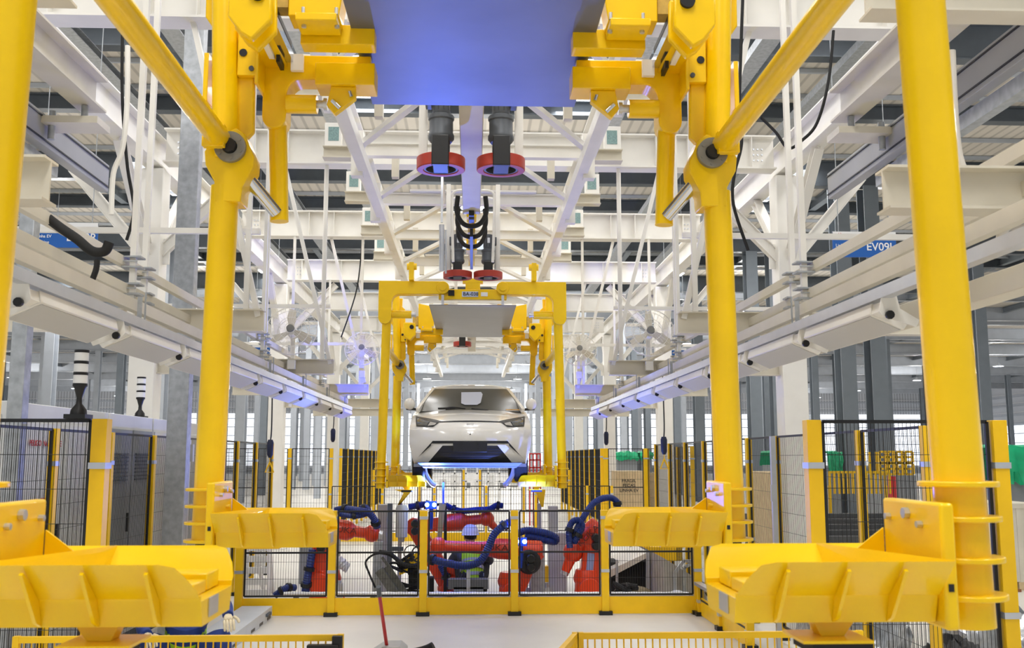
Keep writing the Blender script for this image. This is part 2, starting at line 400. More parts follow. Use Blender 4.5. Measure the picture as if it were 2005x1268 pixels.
    m = MB().ext([E2(1.42, YF+.06, 2.7), E2(1.415, YF+.06, 2.30), E2(1.36, YF+.06, 2.22), E2(1.22, YF+.06, 2.2), E2(1.2, YF+.06, 2.7)], (0, .06, 0))
    kn = mk(m, s).build('upper_knuckle', YEL, hg, bevel=.008)
    P = PX([(448, -40), (446, 30), (470, 62), (492, 76), (530, 38), (530, -40)], 4.4)
    mk(MB().ext(P, (0, .05, 0)).ext([(x, y+.13, z) for x, y, z in P], (0, .04, 0)), s).build('knuckle_plate', YEL, kn, bevel=.008)
    q = PX([(503, -16)], 4.38)[0]
    mk(MB().tube(q, (q[0], q[1]+.2, q[2]), .035, 24), s).build('roller', RUB, kn)
    # diagonal tube from pivot to the front
    m = MB().tube(E2(1.275, YF-.1, 1.585), E2(1.29, 2.74, 1.63), .056, 32)
    m.bb(E2(1.235, YF-.165, 1.525), E2(1.345, YF-.115, 1.64))
    mk(m, s).build('diagonal_tube', YEL, hg, bevel=.004)
    # L head of the far pair with its short drop tube
    P = [(1.115, 1.78), (1.115, 2.12), (.55, 2.12), (.55, 1.985), (.92, 1.985)]
    for k in range(1, 7):
        a = k/6*PI/2; P.append((.92+.07*math.sin(a), 1.985-.09+.09*math.cos(a)))
    P.append((.99, 1.78))
    for k in range(1, 8):
        a = k/8*PI; P.append((1.0525-.0625*math.cos(a), 1.78-.0625*math.sin(a)))
    m = MB().ext([(x, 5.1, E+h) for x, h in P], (0, .15, 0))
    l2 = mk(m, s).build('rear_head', YEL, hg, bevel=.006)
    mk(MB().tube(E2(1.045, 5.17, 1.8), E2(1.02, 5.17, 1.23), .048, 28), s).build('drop_tube', YEL, l2)
    mk(MB().tube(E2(.99, 5.12, 1.855), E2(.83, 5.12, 1.855), .05, 24), s).build('stop_tube', YEL, l2)
    mk(MB().tube(E2(.83, 5.12, 1.855), E2(.79, 5.12, 1.855), .022, 12).tube(E2(.795, 5.12, 1.855), E2(.775, 5.12, 1.855), .034, 12), s).build('stop_bolt', ALU, l2)
    mk(MB().tube(E2(1.175, 5.0, 1.44), E2(1.03, 5.14, 1.27), .034, 24), s).build('chrome_rod', CHR, hg)
    # lower cross block with clevis
    m = MB().bb(E2(.83, 5.02, 1.93), E2(.52, 5.2, 2.05)).ext([E2(.75, 5.05, 1.93), E2(.77, 5.05, 1.83), E2(.73, 5.05, 1.78), E2(.62, 5.05, 1.87), E2(.62, 5.05, 1.93)], (0, .05, 0))
    cb = mk(m, s).build('stop_block', YEL, l2, bevel=.004)
    mk(MB().tube(E2(.70, 5.04, 1.81), E2(.74, 5.04, 1.85), .012, 10).tube(E2(.64, 5.04, 1.87), E2(.65, 5.04, 1.90), .01, 10), s).build('stop_screw', CHR, cb)
    # longitudinal box beam, its linear rail and brush strip
    m = MB().bar(E2(1.065, 4.56, 2.15), E2(1.05, 5.12, 2.12), .12, .14)
    lb = mk(m, s).build('side_beam', YEL, hg, bevel=.004)
    mk(MB().bar(E2(.975, 4.58, 2.09), E2(.975, 5.07, 2.09), .045, .05), s).build('linear_rail', CHR, lb)
    mk(MB().bar(E2(.99, 4.58, 2.155), E2(.99, 5.05, 2.155), .06, .03).bb(E2(1.0, 4.95, 2.02), E2(1.02, 5.07, 2.06)), s).build('rail_cover', BLK, lb)
    mk(MB().bb(E2(.9, 5.06, 2.02), E2(.965, 5.09, 2.11)), s).build('switch_box', PWH, lb)
    mk(MB().bb(E2(1.03, 4.75, 2.045), E2(1.06, 4.98, 2.06)), s).build('warning_label', PWH, lb)
    # cross beam nearer the viewer
    m = MB().bb(E2(.87, 4.79, 2.05), E2(.5, 4.90, 2.155))
    xb = mk(m, s).build('cross_beam', YEL, hg, bevel=.005)
    m = MB().ext([E2(.905, 4.64, 2.13), E2(.905, 4.64, 2.55), E2(.66, 4.64, 2.5), E2(.64, 4.64, 2.27), E2(.66, 4.64, 2.13)], (0, .16, 0)).bb(E2(.865, 4.60, 2.09), E2(.665, 4.78, 2.13))
    bk = mk(m, s).build('bracket_block', YEL, xb, bevel=.005)
    m = MB()
    for x in (.86, .70): m.tube(E2(x-.03, 4.66, 2.078), E2(x-.03, 4.66, 2.09), .012, 12).tube(E2(x-.03, 4.625, 2.13), E2(x-.03, 4.625, 2.165), .009, 10)
    mk(m, s).build('bolt', ALU, bk)
    mk(MB().bb(E2(1.0, 4.66, 2.18), E2(.91, 4.76, 2.34)), s).build('brush_box', mat('tan_brush', (206, 172, 86), .8, 0, .2, 30), bk)
    # --- wheel trays, two per side
    for yc, nm in ((2.71, 'front'), (4.90, 'rear')):
        T = lambda x, y, h: (x, yc+y, E+h)
        xi, xo = .665, 1.185
        m = MB()
        m.ext([T(xi, -.14, -.415), T(xi, .14, -.415), T(xi, .165, -.338), T(xi, .157, -.338), T(xi, .157, -.352), T(xi, -.157, -.352), T(xi, -.157, -.338), T(xi, -.165, -.338)], (xo-xi-.002, 0, 0))
        # flared walls front and rear with cut inner corners
        for q in (-1, 1):
            a = [T(.667, q*.175, -.335), T(.68, q*.215, -.30), T(.705, q*.25, -.264), T(.74, q*.26, -.256), T(xo, q*.26, -.256), T(xo, q*.165, -.345), T(.668, q*.165, -.345)]
            m.ext(a, (0, q*.006, .004))
        # folded outer end
        m.ext([T(1.185, -.26, -.256), T(1.02, .26, -.256), T(1.02, .165, -.345), T(1.10, -.16, -.345)], (0, .0, .006))
        tr = mk(m, s).build('wheel_tray', YEL, hg, bevel=.0025)
        for x in (.765, .915, 1.055):
            for q in (-1, 1):
                mk(MB().ext([T(x, q*.26, -.27), T(x, q*.268, -.275), T(x, q*.215, -.345), T(x, q*.172, -.40), T(x, q*.141, -.413), T(x, q*.166, -.346)], (.009, 0, 0)), s).build('tray_rib', YEL, tr)
        m = MB().bb(T(.70, .03, -.35), T(.86, .15, -.305)).bb(T(.70, -.10, -.352), T(.76, .02, -.318))
        mk(m, s).build('wheel_stop', YEL, tr, bevel=.003)
        mk(MB().bb(T(.661, -.09, -.40), T(.664, .0, -.352)), s).build('reflector_plate', ALU, tr)
        # mounting plates between tray and arm
        m = MB().bb(T(1.187, -.19, -.43), T(1.225, .17, -.115))
        pl = mk(m, s).build('mounting_plate', YEL, tr, bevel=.008)
        mk(MB().ext([T(1.186, .165, -.34), T(1.186, .165, -.2), T(1.05, .165, -.30), T(1.05, .165, -.34)], (0, .008, 0)), s).build('gusset', YEL, tr)
        m = MB()
        for yy, h, rr_ in ((-.08, -.175, .009), (.0, -.15, .015), (.12, -.165, .009)): m.tube(T(1.187, yy, h), T(1.172, yy, h), rr_, 8)
        for h in (-.155, -.275, -.40): m.tube(T(1.222, -.05, h), T(1.245, -.05, h), .013, 8)
        mk(m, s).build('bolt', ALU, pl)
        mk(MB().bb(T(1.197, -.191, -.315), T(1.212, -.193, -.335)), s).build('plate_mark', BLK, pl)
        # bracket and rubber pad below
        if nm == 'front':
            m = MB().ext([T(.88, -.1, -.415), T(.99, -.1, -.415), T(.96, -.1, -.455), T(.90, -.1, -.455)], (0, .06, 0)).bb(T(.83, -.17, -.463), T(1.01, .0, -.455))
            bk2 = mk(m, s).build('tray_foot', YEL, tr)
            mk(MB().bb(T(.855, -.165, -.490), T(1.005, -.01, -.463)), s).build('rubber_pad', RUB, bk2)
        else:
            m = MB().ext([T(.86, -.05, -.415), T(1.16, -.05, -.415), T(1.12, -.05, -.44), T(1.06, -.05, -.62), T(1.0, -.05, -.62), T(1.0, -.05, -.47), T(.9, -.05, -.44)], (0, .05, 0)) if False else MB().bb(T(.9, -.1, -.425), T(1.1, .1, -.415))
            mk(m, s).build('tray_foot', YEL, tr)
# top parts across the middle
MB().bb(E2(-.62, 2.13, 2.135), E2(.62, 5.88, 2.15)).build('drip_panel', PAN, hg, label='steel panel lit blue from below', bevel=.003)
m = MB().bb(E2(-.50, YN-.06, 2.30), E2(.50, YN+.06, 2.45))
fb = m.build('front_cross_bar', YEL, hg, bevel=.005)
text('number_plate_text', 'BA-038', .075, TXT, fb, E2(-.03, YN-.073, 2.375), FACE)
MB().bb(E2(-.16, YN-.07, 2.335), E2(.08, YN-.062, 2.415)).build('number_plate', mat('label_blue_white', (200, 210, 235), .5), fb)
MB().bb(E2(.12, YN-.07, 2.345), E2(.22, YN-.062, 2.405)).build('data_label', PWH, fb)
m = MB()
for x in (-.44, .44): m.bb(E2(x-.02, YN-.09, 2.20), E2(x+.02, YN-.06, 2.36))
m.build('clamp', ALU, fb)
MB().bb(E2(-.36, YN-.1, 2.35), E2(-.27, YN-.06, 2.43)).build('proximity_sensor', RUB, fb)
m = MB().bb(E2(-.47, 2.9, 2.16), E2(-.37, 5.6, 2.28)).bb(E2(.47, 2.9, 2.16), E2(.37, 5.6, 2.28)).bb(E2(-.55, 4.80, 2.155), E2(.55, 4.89, 2.2)).bb(E2(-.55, 5.1, 2.16), E2(.55, 5.24, 2.26)).bb(E2(-.11, YN-.04, 2.45), E2(.11, YN+.06, 2.62)).bb(E2(-.15, YN-.04, 2.55), E2(.15, YN+.1, 2.6))
m.build('centre_frame', YEL, hg, bevel=.004)
# trailing drive bar with bumpers
m = MB().bb(E2(-.095, 5.3, 2.19), E2(.065, 8.85, 2.34))
db = m.build('drive_bar', mat('bar_beige', (196, 188, 168), .5, 0, .12, 3), hg, bevel=.006)
m = MB()
for yy in (8.85, 9.3, 9.75):
    m = MB(); m.path([(-.14, yy, E+2.36), (-.15, yy+.02, E+2.22), (-.1, yy+.04, E+2.12), (-.015, yy+.05, E+2.09), (.07, yy+.04, E+2.12), (.12, yy+.02, E+2.22), (.11, yy, E+2.36)], .022, 8)
    m.build('cable_loop', RUB, db)
m = MB().bb(E2(-.06, 9.0, 2.2), E2(.03, 9.2, 2.27)).bb(E2(-.05, 9.2, 2.13), E2(.02, 11.0, 2.2)).bb(E2(-.07, 10.0, 2.1), E2(.04, 10.2, 2.25))
m.build('coupling', YEL, db)
m = MB().bb(E2(-.03, 9.15, 2.05), E2(.0, 10.8, 2.14)).bb(E2(-.04, 8.7, 2.14), E2(.01, 9.0, 2.19))
m.build('coupling_chain', BLK, db)
def tops(o, dy, lab, name):
    c = copy_tree(o); c.location.y += dy; c['label'] = lab; c.name = name
    return c
hg2 = tops(hg, 11.87, 'yellow overhead car hanger farther down the line, carrying the white hatchback', 'vehicle_hanger')
# the far copy has a second set of corner posts with a pulley above its front corners
for ch in children(hg2):
    if ch.name.startswith('drip_panel'):
        ch.data = ch.data.copy(); ch.data.materials[0] = STL; ch['label'] = 'bare silver panel'
    if ch.name.startswith('drive_bar'):
        for g in children(ch): bpy.data.objects.remove(g)

# ------------------------------------------------------------------ friction drive units on the line
def drive(x, y, h, r, s, lab):
    t = thing('friction_drive', lab, 'drive unit', (x, y, E+h), 'friction drives')
    P = lambda a, b, c: (x+a, y+b, E+h+c)
    wh = MB().ring(P(0, 0, 0), (0, 0, 1), r, r*.7, .085, 44).build('drive_wheel', WRD, t, bevel=.006)
    MB().ring(P(0, 0, 0), (0, 0, 1), r*.72, r*.62, .075, 40).build('wheel_rim', MTR, wh); MB().lathe([(.02, .0), (r*.63, .0), (r*.63, .03), (.02, .03)], P(0, 0, 0), (0, 0, 1), 32).build('wheel_hub', BLK, wh)
    MB().bb(P(-.055, -.15, -.05), P(.055, .05, .03)).bb(P(-.06, -.17, -.05), P(.06, -.12, .16)).bb(P(-.06, -.02, .03), P(.06, .10, .16)).build('fork_bracket', BLK, t, bevel=.006)
    MB().lathe([(.075, .15), (.09, .17), (.09, .2), (.082, .215), (.082, .3), (.09, .31), (.09, .335), (.07, .345)], P(0, -.02, 0), (0, 0, 1), 12).build('gearbox', MTR, t)
    mo = MB().lathe([(.055, .345), (.062, .36), (.062, .52), (.055, .54)], P(0, -.02, 0), (0, 0, 1), 24).build('motor', MTR, t)
    MB().bb(P(-.11*s, -.08, .40), P(-.065*s, .03, .5)).build('terminal_box', MTR, mo, bevel=.005)
    for k in range(10):
        aa = k*PI/5; MB().bar(P(.062*math.cos(aa), -.02+.062*math.sin(aa), .37), P(.062*math.cos(aa), -.02+.062*math.sin(aa), .51), .006, .006).build('cooling_fin', BLK, mo)
    MB().bb(P(-.012, -.086, .42), P(.022, -.08, .49)).build('name_plate', ALU, mo)
    MB().bb(P(-s*.13, .05, .04), P(-s*.02, .19, .09)).bb(P(-s*.16, .06, .05), P(-s*.10, .13, 3.60-h)).bb(P(-s*.16, .06, 3.56-h), P(-s*.10, 1.15, 3.62-h)).build('support_arm', WHT, t)
drive(-.225, 6.7, 2.01, .168, 1, 'red-tyred drive wheel with grey motor left of the beige bar, behind the blue panel')
drive(.19, 6.7, 2.01, .168, -1, 'red-tyred drive wheel with grey motor right of the beige bar, behind the blue panel')
drive(-.20, 12.9, 2.37, .19, 1, 'red-wheeled drive unit left of the cable loops above the car hanger')
drive(.20, 12.9, 2.37, .19, -1, 'red-wheeled drive unit right of the cable loops above the car hanger')
drive(-.19, 18.57, 2.1, .168, 1, 'small distant drive wheel seen just under the silver panel')

# ------------------------------------------------------------------ the car
CY0, CZ0 = 13.80, E-.345
car = thing('car', 'white five-door hatchback riding front-on in the farther yellow hanger', 'car', (-.02, CY0, CZ0))
CX = -.025
prof = [(.16, .25), (.09, .27), (.03, .36), (0, .5), (.0, .62), (.02, .72), (.07, .80), (.14, .855), (.3, .915), (.55, .975), (.8, 1.02), (1.0, 1.055)]
def fy(z):
    for (a, b), (c, d) in zip(prof, prof[1:]):
        if b <= z <= d: return a+(c-a)*(z-b)/(d-b)
    return prof[0][0] if z < prof[0][1] else prof[-1][0]
def wid(z):
    return .79+.07*min(1, max(0, (z-.25)/.3)) if z < .72 else .86-.02*((z-.72)/.3)**1.3
def bulge(x, z):
    k = abs(x)/.86
    return .34*k**3.6*(1-.15*max(0, z-.5)) + .03*k
def S(x, z, off=0):                     # point on the nose
    return V((CX+x, CY0+fy(z)+bulge(x, z)+off, CZ0+z-.03*(abs(x)/.86)**2*(1 if z > .75 else 0)))
m = MB(); N = 24; M_ = 30; vs = []
zs = []
for i in range(M_+1):
    t = i/M_*(len(prof)-1); k = min(int(t), len(prof)-2); f = t-k
    zs.append(prof[k][1]+(prof[k+1][1]-prof[k][1])*f)
for z in zs:
    w_ = wid(z)
    for j in range(N+1): vs.append(S(-w_+2*w_*j/N, z))
nb = len(vs)
for z in zs:                            # flanks run back
    for sg in (-1, 1):
        for yy in (.9, 1.8, 2.7, 3.5, 3.75):
            w_ = wid(z)*(1.0 if yy < 3 else (.96 if yy < 3.7 else .8)); vs.append(V((CX+sg*w_, CY0+max(yy, fy(z)+bulge(w_, z)+.02), CZ0+z-.03*(z > .75))))
fs = []
for i in range(M_):
    for j in range(N): a = i*(N+1)+j; fs.append((a, a+1, a+N+2, a+N+1))
    for q, e in ((0, 0), (1, N)):
        r0, r1 = nb+i*10+q*5, nb+(i+1)*10+q*5
        f = [(i*(N+1)+e, (i+1)*(N+1)+e, r1, r0)]+[(r0+k, r1+k, r1+k+1, r0+k+1) for k in range(4)]
        fs += f if q else [tuple(reversed(g)) for g in f]
    fs.append((nb+i*10+4, nb+i*10+9, nb+(i+1)*10+9, nb+(i+1)*10+4))
fs.append(tuple([M_*(N+1)+j for j in range(N+1)]+[nb+M_*10+5+k for k in range(5)]+[nb+M_*10+4-k for k in range(5)]))
m.add(vs, fs); body = m.build('body', CAR, car)
# greenhouse
def gp(x, y, z): return V((CX+x, CY0+y, CZ0+z))
wt, wb = .555, .775
roofp = [(1.62, 1.40), (1.75, 1.455), (2.1, 1.5), (2.8, 1.49), (3.3, 1.43), (3.6, 1.32)]
m = MB(); vs = []
for y, z in roofp:
    for j in range(9):
        u = -1+2*j/8; vs.append(gp(u*(wt+.03), y, z-.05*abs(u)**3))
m.add(vs, [(i*9+j, i*9+j+1, (i+1)*9+j+1, (i+1)*9+j) for i in range(5) for j in range(8)])
m.ext([gp(-wt-.03, 1.62, 1.35), gp(wt+.03, 1.62, 1.35), gp(wt, 1.64, 1.40), gp(-wt, 1.64, 1.40)], (0, .03, 0))
m.build('roof', CAR, body)
m = MB()
for sg in (-1, 1):
    m.bar(gp(sg*(wb+.0), .94, 1.03), gp(sg*(wt+.015), 1.64, 1.385), .05, .06)
    m.bar(gp(sg*(wt+.02), 1.64, 1.385), gp(sg*(wt+.02), 3.3, 1.38), .05, .05)
    m.bar(gp(sg*(wb-.01), 3.7, 1.0), gp(sg*(wt+.02), 3.4, 1.36), .2, .06)
m.build('pillar', CAR, body)
m = MB(); vs = []
for i in range(9):
    t = i/8; ww = wb-.03+(wt-.01-wb+.03)*t
    for j in range(13):
        u = -1+2*j/12; vs.append(gp(u*ww, .93+.70*t-.05*math.sin(PI*t)+.12*u*u*(1-t*.6)-.06, 1.02+.375*t+.02*math.sin(PI*t)))
m.add(vs, [(i*13+j, i*13+j+1, (i+1)*13+j+1, (i+1)*13+j) for i in range(8) for j in range(12)])
m.build('windscreen', GLS, body)
m = MB()
for sg in (-1, 1): m.ext([gp(sg*.77, 1.0, 1.03), gp(sg*.57, 1.66, 1.37), gp(sg*.57, 3.2, 1.37), gp(sg*.77, 3.6, 1.03)], (0, 0, .01))
m.build('side_window', GLS, body)
def ws(u, t, o=-.012):
    ww = wb-.03+(wt-.01-wb+.03)*t
    return gp(u*ww, .93+.70*t-.05*math.sin(PI*t)+.12*u*u*(1-t*.6)-.06+o, 1.02+.375*t+.02*math.sin(PI*t))
# white reflection in the windscreen, made as a thin pale sheet before the glass
P = [(-.24, .78), (.27, .80), (.30, .68), (.22, .3), (.14, .22), (-.12, .22), (-.2, .28)]
MB().ext([ws(u, t, -.035) for u, t in P], (0, .003, 0)).build('glass_reflection', REFL, body)
m = MB().path([ws(-.66, .1), ws(-.5, .11), ws(-.35, .13), ws(-.1, .08)], .009, 6).path([ws(.02, .09), ws(.2, .06), ws(.36, .03)], .007, 6).bar(ws(-.5, .08), ws(-.3, .11), .03, .02)
m.build('wiper', BLK, body)
def patch(qd, nx, nz, off, m):          # quad in (x,z) laid on the nose
    vs = []
    for i in range(nz+1):
        for j in range(nx+1):
            a = [qd[0][k]*(1-j/nx)+qd[1][k]*j/nx for k in (0, 1)]; b = [qd[3][k]*(1-j/nx)+qd[2][k]*j/nx for k in (0, 1)]
            p = [a[k]*(1-i/nz)+b[k]*i/nz for k in (0, 1)]; vs.append(S(p[0], p[1], off))
    m.add(vs, [(i*(nx+1)+j, i*(nx+1)+j+1, (i+1)*(nx+1)+j+1, (i+1)*(nx+1)+j) for i in range(nz) for j in range(nx)])
# pixel (crop) -> (x,z): px = 790+cx/5.765
def q(cx, cy, y=13.95):
    p = W(790+cx/5.765, 730+cy/5.765, y); return (p.x-CX, p.z-CZ0)
for sg in (-1, 1):
    P = [q(125, 482, 14.25), q(430, 553, 14.0), q(335, 600, 14.0), q(150, 583, 14.2)]
    P = [(sg*-abs(a), b+dz) for (a, b), dz in zip(P, (.034, .022, .0, -.004))]
    m = MB(); patch([P[3], P[2], P[1], P[0]], 8, 5, -.012, m)
    hl = m.build('headlamp', BLK, body)
    c = [(.08, .18), (.55, .12), (.62, .85), (.12, .85)]
    def ip(u, v):
        a = [P[3][k]*(1-u)+P[2][k]*u for k in (0, 1)]; b = [P[0][k]*(1-u)+P[1][k]*u for k in (0, 1)]
        return [a[k]*(1-v)+b[k]*v for k in (0, 1)]
    m = MB(); patch([ip(.06, .12), ip(.62, .08), ip(.62, .62), ip(.08, .82)], 5, 4, -.02, m); m.build('lens', LAMP, hl)
    m = MB(); patch([ip(.66, .1), ip(.96, .3), ip(.93, .6), ip(.66, .62)], 4, 3, -.02, m); m.build('inner_trim', mat('lamp_trim', (170, 166, 158), .4), hl)
m = MB(); patch([(-.50, .835), (.50, .835), (.50, .853), (-.50, .853)], 14, 1, -.008, m)
for sg in (-1, 1): patch([(sg*.5, .835), (sg*.78, .895), (sg*.78, .908), (sg*.5, .848)], 8, 1, -.013, m)
m.build('bonnet_gap', CRB, body)
# lower intake
m = MB()
xs = [(-.615, .27), (-.40, .50), (.40, .50), (.615, .27)]
patch([(-.60, .275), (.60, .275), (.40, .505), (-.40, .505)], 16, 8, -.012, m)
gr = m.build('lower_grille', CRB, body)
m = MB()
for sg in (-1, 1):
    a = [(sg*.515, .55), (sg*.56, .53), (sg*.73, .32), (sg*.715, .335)]
    patch([(sg*.52, .565), (sg*.545, .50), (sg*.745, .33), (sg*.73, .34)], 3, 8, -.014, m)
    patch([(sg*.0, .535), (sg*.535, .535), (sg*.52, .57), (sg*.0, .57)], 8, 2, -.012, m)
m.build('bumper_slit', CRB, body)
m = MB()
for sg in (-1, 1): patch([(sg*.58, .275), (sg*.73, .285), (sg*.49, .515), (sg*.37, .515)], 5, 8, -.022, m)
m.build('bumper_blade', CAR, body)
m = MB()
for z in (.33, .37, .41, .45): patch([(-.42, z), (.42, z), (.40, z+.008), (-.40, z+.008)], 10, 1, -.02, m)
m.build('grille_bar', BLK, gr)
o = MB().bb(gp(-.235, -.03, .415), gp(.235, .01, .565)).build('plate_holder', CRB, body, bevel=.006)
m = MB()
for x in (-.11, .11):
    for z in (.46, .52): m.tube(gp(x, -.036, z), gp(x, -.028, z), .01, 8)
m.build('screw', BLK, o)
m = MB()
m.tube(S(0, .66, -.006), S(0, .66, .01), .009, 10); m.build('tow_hook_cap', BLK, body)
text('bonnet_lettering', 'BYD', .034, ALU, body, S(0, .80, -.012), FACE, sx=1.5)
MB().bb(gp(.52, .86, 1.035), gp(.72, .93, 1.045)).build('paper_slip', mat('orange_slip', (240, 180, 90), .7), body)
MB().bb(gp(-.78, .12, .215), gp(.78, 3.6, .26)).ext([gp(-.72, .03, .27), gp(.72, .03, .27), gp(.64, .16, .2), gp(-.64, .16, .2)], (0, .02, 0)).build('underbody', mat('underbody_grey', (120, 124, 130), .4), car)
for sg in (-1, 1):
    m = MB().ball(gp(sg*.905, 1.06, 1.13), .088, 20, (.95, .6, 1.0))
    mi = m.build('door_mirror', CAR, car)
    MB().bar(gp(sg*.76, 1.1, 1.05), gp(sg*.95, 1.07, 1.06), .06, .035).bb(gp(sg*.84, 1.08, 1.05), gp(sg*.96, 1.12, 1.16)).build('mirror_base', CRB, mi)
    for yy in (.78, 3.0):
        m = MB().lathe([(.17, -.09), (.25, -.095), (.283, -.085), (.29, -.05), (.29, .05), (.283, .085), (.25, .095), (.17, .09)], gp(sg*.73, yy, .29), (1, 0, 0), 40)
        for k in range(4): m.ring(gp(sg*.73-.06+k*.04, yy, .29), (1, 0, 0), .294, .28, .022, 40)
        ty = m.build('tyre', RUB, car)
        MB().lathe([(.02, -.06), (.17, -.07), (.175, .07), (.02, .06)], gp(sg*.73, yy, .29), (1, 0, 0), 24).build('wheel_rim', ALU, ty)
m = MB().path([gp(-.66, .6, .25), gp(-.63, .62, .1), gp(-.55, .6, -.02), gp(-.5, .62, -.05)], .035, 8).path([gp(.64, .6, .25), gp(.61, .62, .1), gp(.53, .6, -.02), gp(.49, .62, -.05)], .035, 8)
m.build('suspension_arm', ALU, car)
# ------------------------------------------------------------------ white steel gantry over the line
YB = [4.36, 8.92, 13.49, 18.06, 22.63, 27.2, 31.8, 36.4]
PL = ['directly overhead at the front', 'second from the viewer', 'third from the viewer', 'fourth from the viewer', 'fifth from the viewer', 'sixth from the viewer', 'seventh from the viewer', 'eighth from the viewer']
for i, y in enumerate(YB[1:], 1):
    b = MB().ib(E2(-4.24, y, 4.24), E2(4.24, y, 4.24), .28, .48, .022).build('gantry_beam', WHT, None, 'white steel cross beam spanning the line overhead, %s' % PL[i], 'steel beam', 'white cross beams over the line')
    m = MB()
    for x in (-3.9, -3.0, -2.55, -1.5, 1.5, 2.55, 3.0, 3.9): m.bb(E2(x-.006, y-.13, 4.02), E2(x+.006, y+.13, 4.46))
    m.build('stiffener_plate', WHT, b)
    for s in (-1, 1):     # bolted end splice
        m = MB()
        for a in range(3):
            for c_ in range(3): m.tube(E2(s*(3.95+a*.06), y-.005, 4.15+c_*.08), E2(s*(3.95+a*.06), y-.03, 4.15+c_*.08), .012, 8)
        m.build('splice_bolt', ALU, b)
for s in (-1, 1):
    for k, (y0, y1) in enumerate(((5.2, 8.78), (9.06, 40))):
        pass
    g = MB().ib(E2(s*1.46, 5.0, 3.9), E2(s*1.46, 42, 3.9), .2, .2, .014)
    g = g.build('gantry_girder', WHT, None, 'long white lengthwise girder overhead, %s of the centre line' % side(s), 'steel beam', 'lengthwise girders')
    # lower chord and hangers
    m = MB().bar(E2(s*1.3, 6.3, 3.42), E2(s*1.3, 42, 3.42), .12, .14).build('lower_chord', WHT, g)
    for i in range(15):
        y = 7.0+i*2.28
        MB().bar(E2(s*1.38, y, 3.3), E2(s*1.38, y, 3.85), .14, .14, up=(0, 1, 0)).build('hanger_plate', WHT, g)
        MB().bar(E2(s*1.0, y+.9, 3.55), E2(s*1.0, y+.9, 3.95), .09, .12, up=(0, 1, 0)).build('drop_bracket', CRM, g)
    # secondary lengthwise beams between columns
    MB().ib(E2(s*4.38, 6.2, 4.15), E2(s*4.38, 42, 4.15), .24, .42, .018).build('gantry_girder', WHT, None, 'white lengthwise beam along the top of the %s row of columns' % side(s), 'steel beam', 'outer lengthwise beams')
# plan braces in chevrons between girders and the centre
for i in range(13):
    y = 7.6+i*2.28
    for s in (-1, 1):
        MB().bar(E2(s*1.36, y+1.3, 3.52), E2(s*.42, y-.35, 3.62), .075, .06).build('plan_brace', WHT, None, 'slanting white brace in the %s half of the overhead frame, %s back' % (side(s), ORD[i]), 'brace', 'chevron braces overhead, %s half' % side(s))
for i in range(13):
    y = 8.0+i*2.28
    MB().ib(E2(-1.3, y-.9, 3.66), E2(1.3, y-.9, 3.66), .12, .16, .012).build('cross_tie', WHT, None, 'short white cross tie between the two overhead girders, %s one back' % ORD[i], 'steel beam', 'cross ties between the girders')
    if i % 2: MB().bb(E2(-.9, y-1.05, 3.742), E2(.9, y-.72, 3.77)).build('tie_plate', WHT, None, 'flat white plate lying across the overhead frame, %s back' % ORD[i//2], 'steel plate', 'flat tie plates overhead')
# bracket stubs with control boxes along the girders
for i in range(6):
    y = 8.4+i*2.28
    for s in (-1, 1):
        t = thing('outrigger_bracket', 'stubby white bracket with grey-green label outside the %s girder, %s from viewer' % (side(s), ORD[i]), 'bracket', (s*1.75, y, E+3.95), 'outrigger brackets')
        MB().ib(E2(s*1.5, y, 4.02), E2(s*2.0, y, 4.02), .2, .16, .012).build('stub_beam', CRM, t)
        bx = MB().bb(E2(s*1.76, y-.08, 4.1), E2(s*1.98, y+.06, 4.42)).build('upright_box', WHT, t, bevel=.004)
        MB().bb(E2(s*1.79, y-.086, 4.17), E2(s*1.93, y-.08, 4.36)).build('label_plate', mat('grey_green_plate', (130, 160, 158), .6, 0, .35, 60), bx)
        m = MB()
        for a in (0, 1): m.tube(E2(s*1.56, y-.11+a*.1, 4.0), E2(s*1.56, y-.11+a*.1, 4.06), .02, 10)
        m.build('bolt', GAL, t)
# columns with knee braces
for i, y in enumerate((13.49, 22.63, 31.8, 41)):
    for s in (-1, 1):
        x = s*4.38
        t = thing('gantry_column', 'white box column of the overhead frame, %s side, %s from the viewer' % (side(s), ORD[i]), 'column', (x, y, 0), 'white frame columns')
        MB().bar((x, y, .02), E2(x, y, 3.9), .34, .34, up=(0, 1, 0)).build('shaft', WHT, t, bevel=.01)
        MB().bar((x, y, 0), (x, y, .03), .6, .6, up=(0, 1, 0)).build('base_plate', WHT, t)
        for d, nm in (((-s*1.25, 0), 'inward'), ((s*1.1, 0), 'out'), ((0, -1.4), 'front'), ((0, 1.4), 'back')):
            MB().ib(E2(x+d[0]*.1, y+d[1]*.1, 2.75), E2(x+d[0], y+d[1], 3.92), .12, .14, .012).build('knee_brace', WHT, t)
        MB().bb(E2(x-.25, y-.02, 2.6), E2(x+.25, y+.02, 2.95)).build('gusset_plate', WHT, t)
# galvanised post left, and thin roof-high posts
MB().bar((-3.18, 11, 0), (-3.18, 11, RZ-.4), .22, .16, up=(0, 1, 0)).build('galvanised_post', GAL, None, 'tall mottled galvanised post rising behind the second left yellow column', 'post', bevel=.006)
MB().bar((-3.64, 8.15, 0), (-3.64, 8.15, E+2.15), .12, .12, up=(0, 1, 0)).build('galvanised_post', GAL, None, 'galvanised square post beside the leftmost yellow column', 'post', bevel=.004)
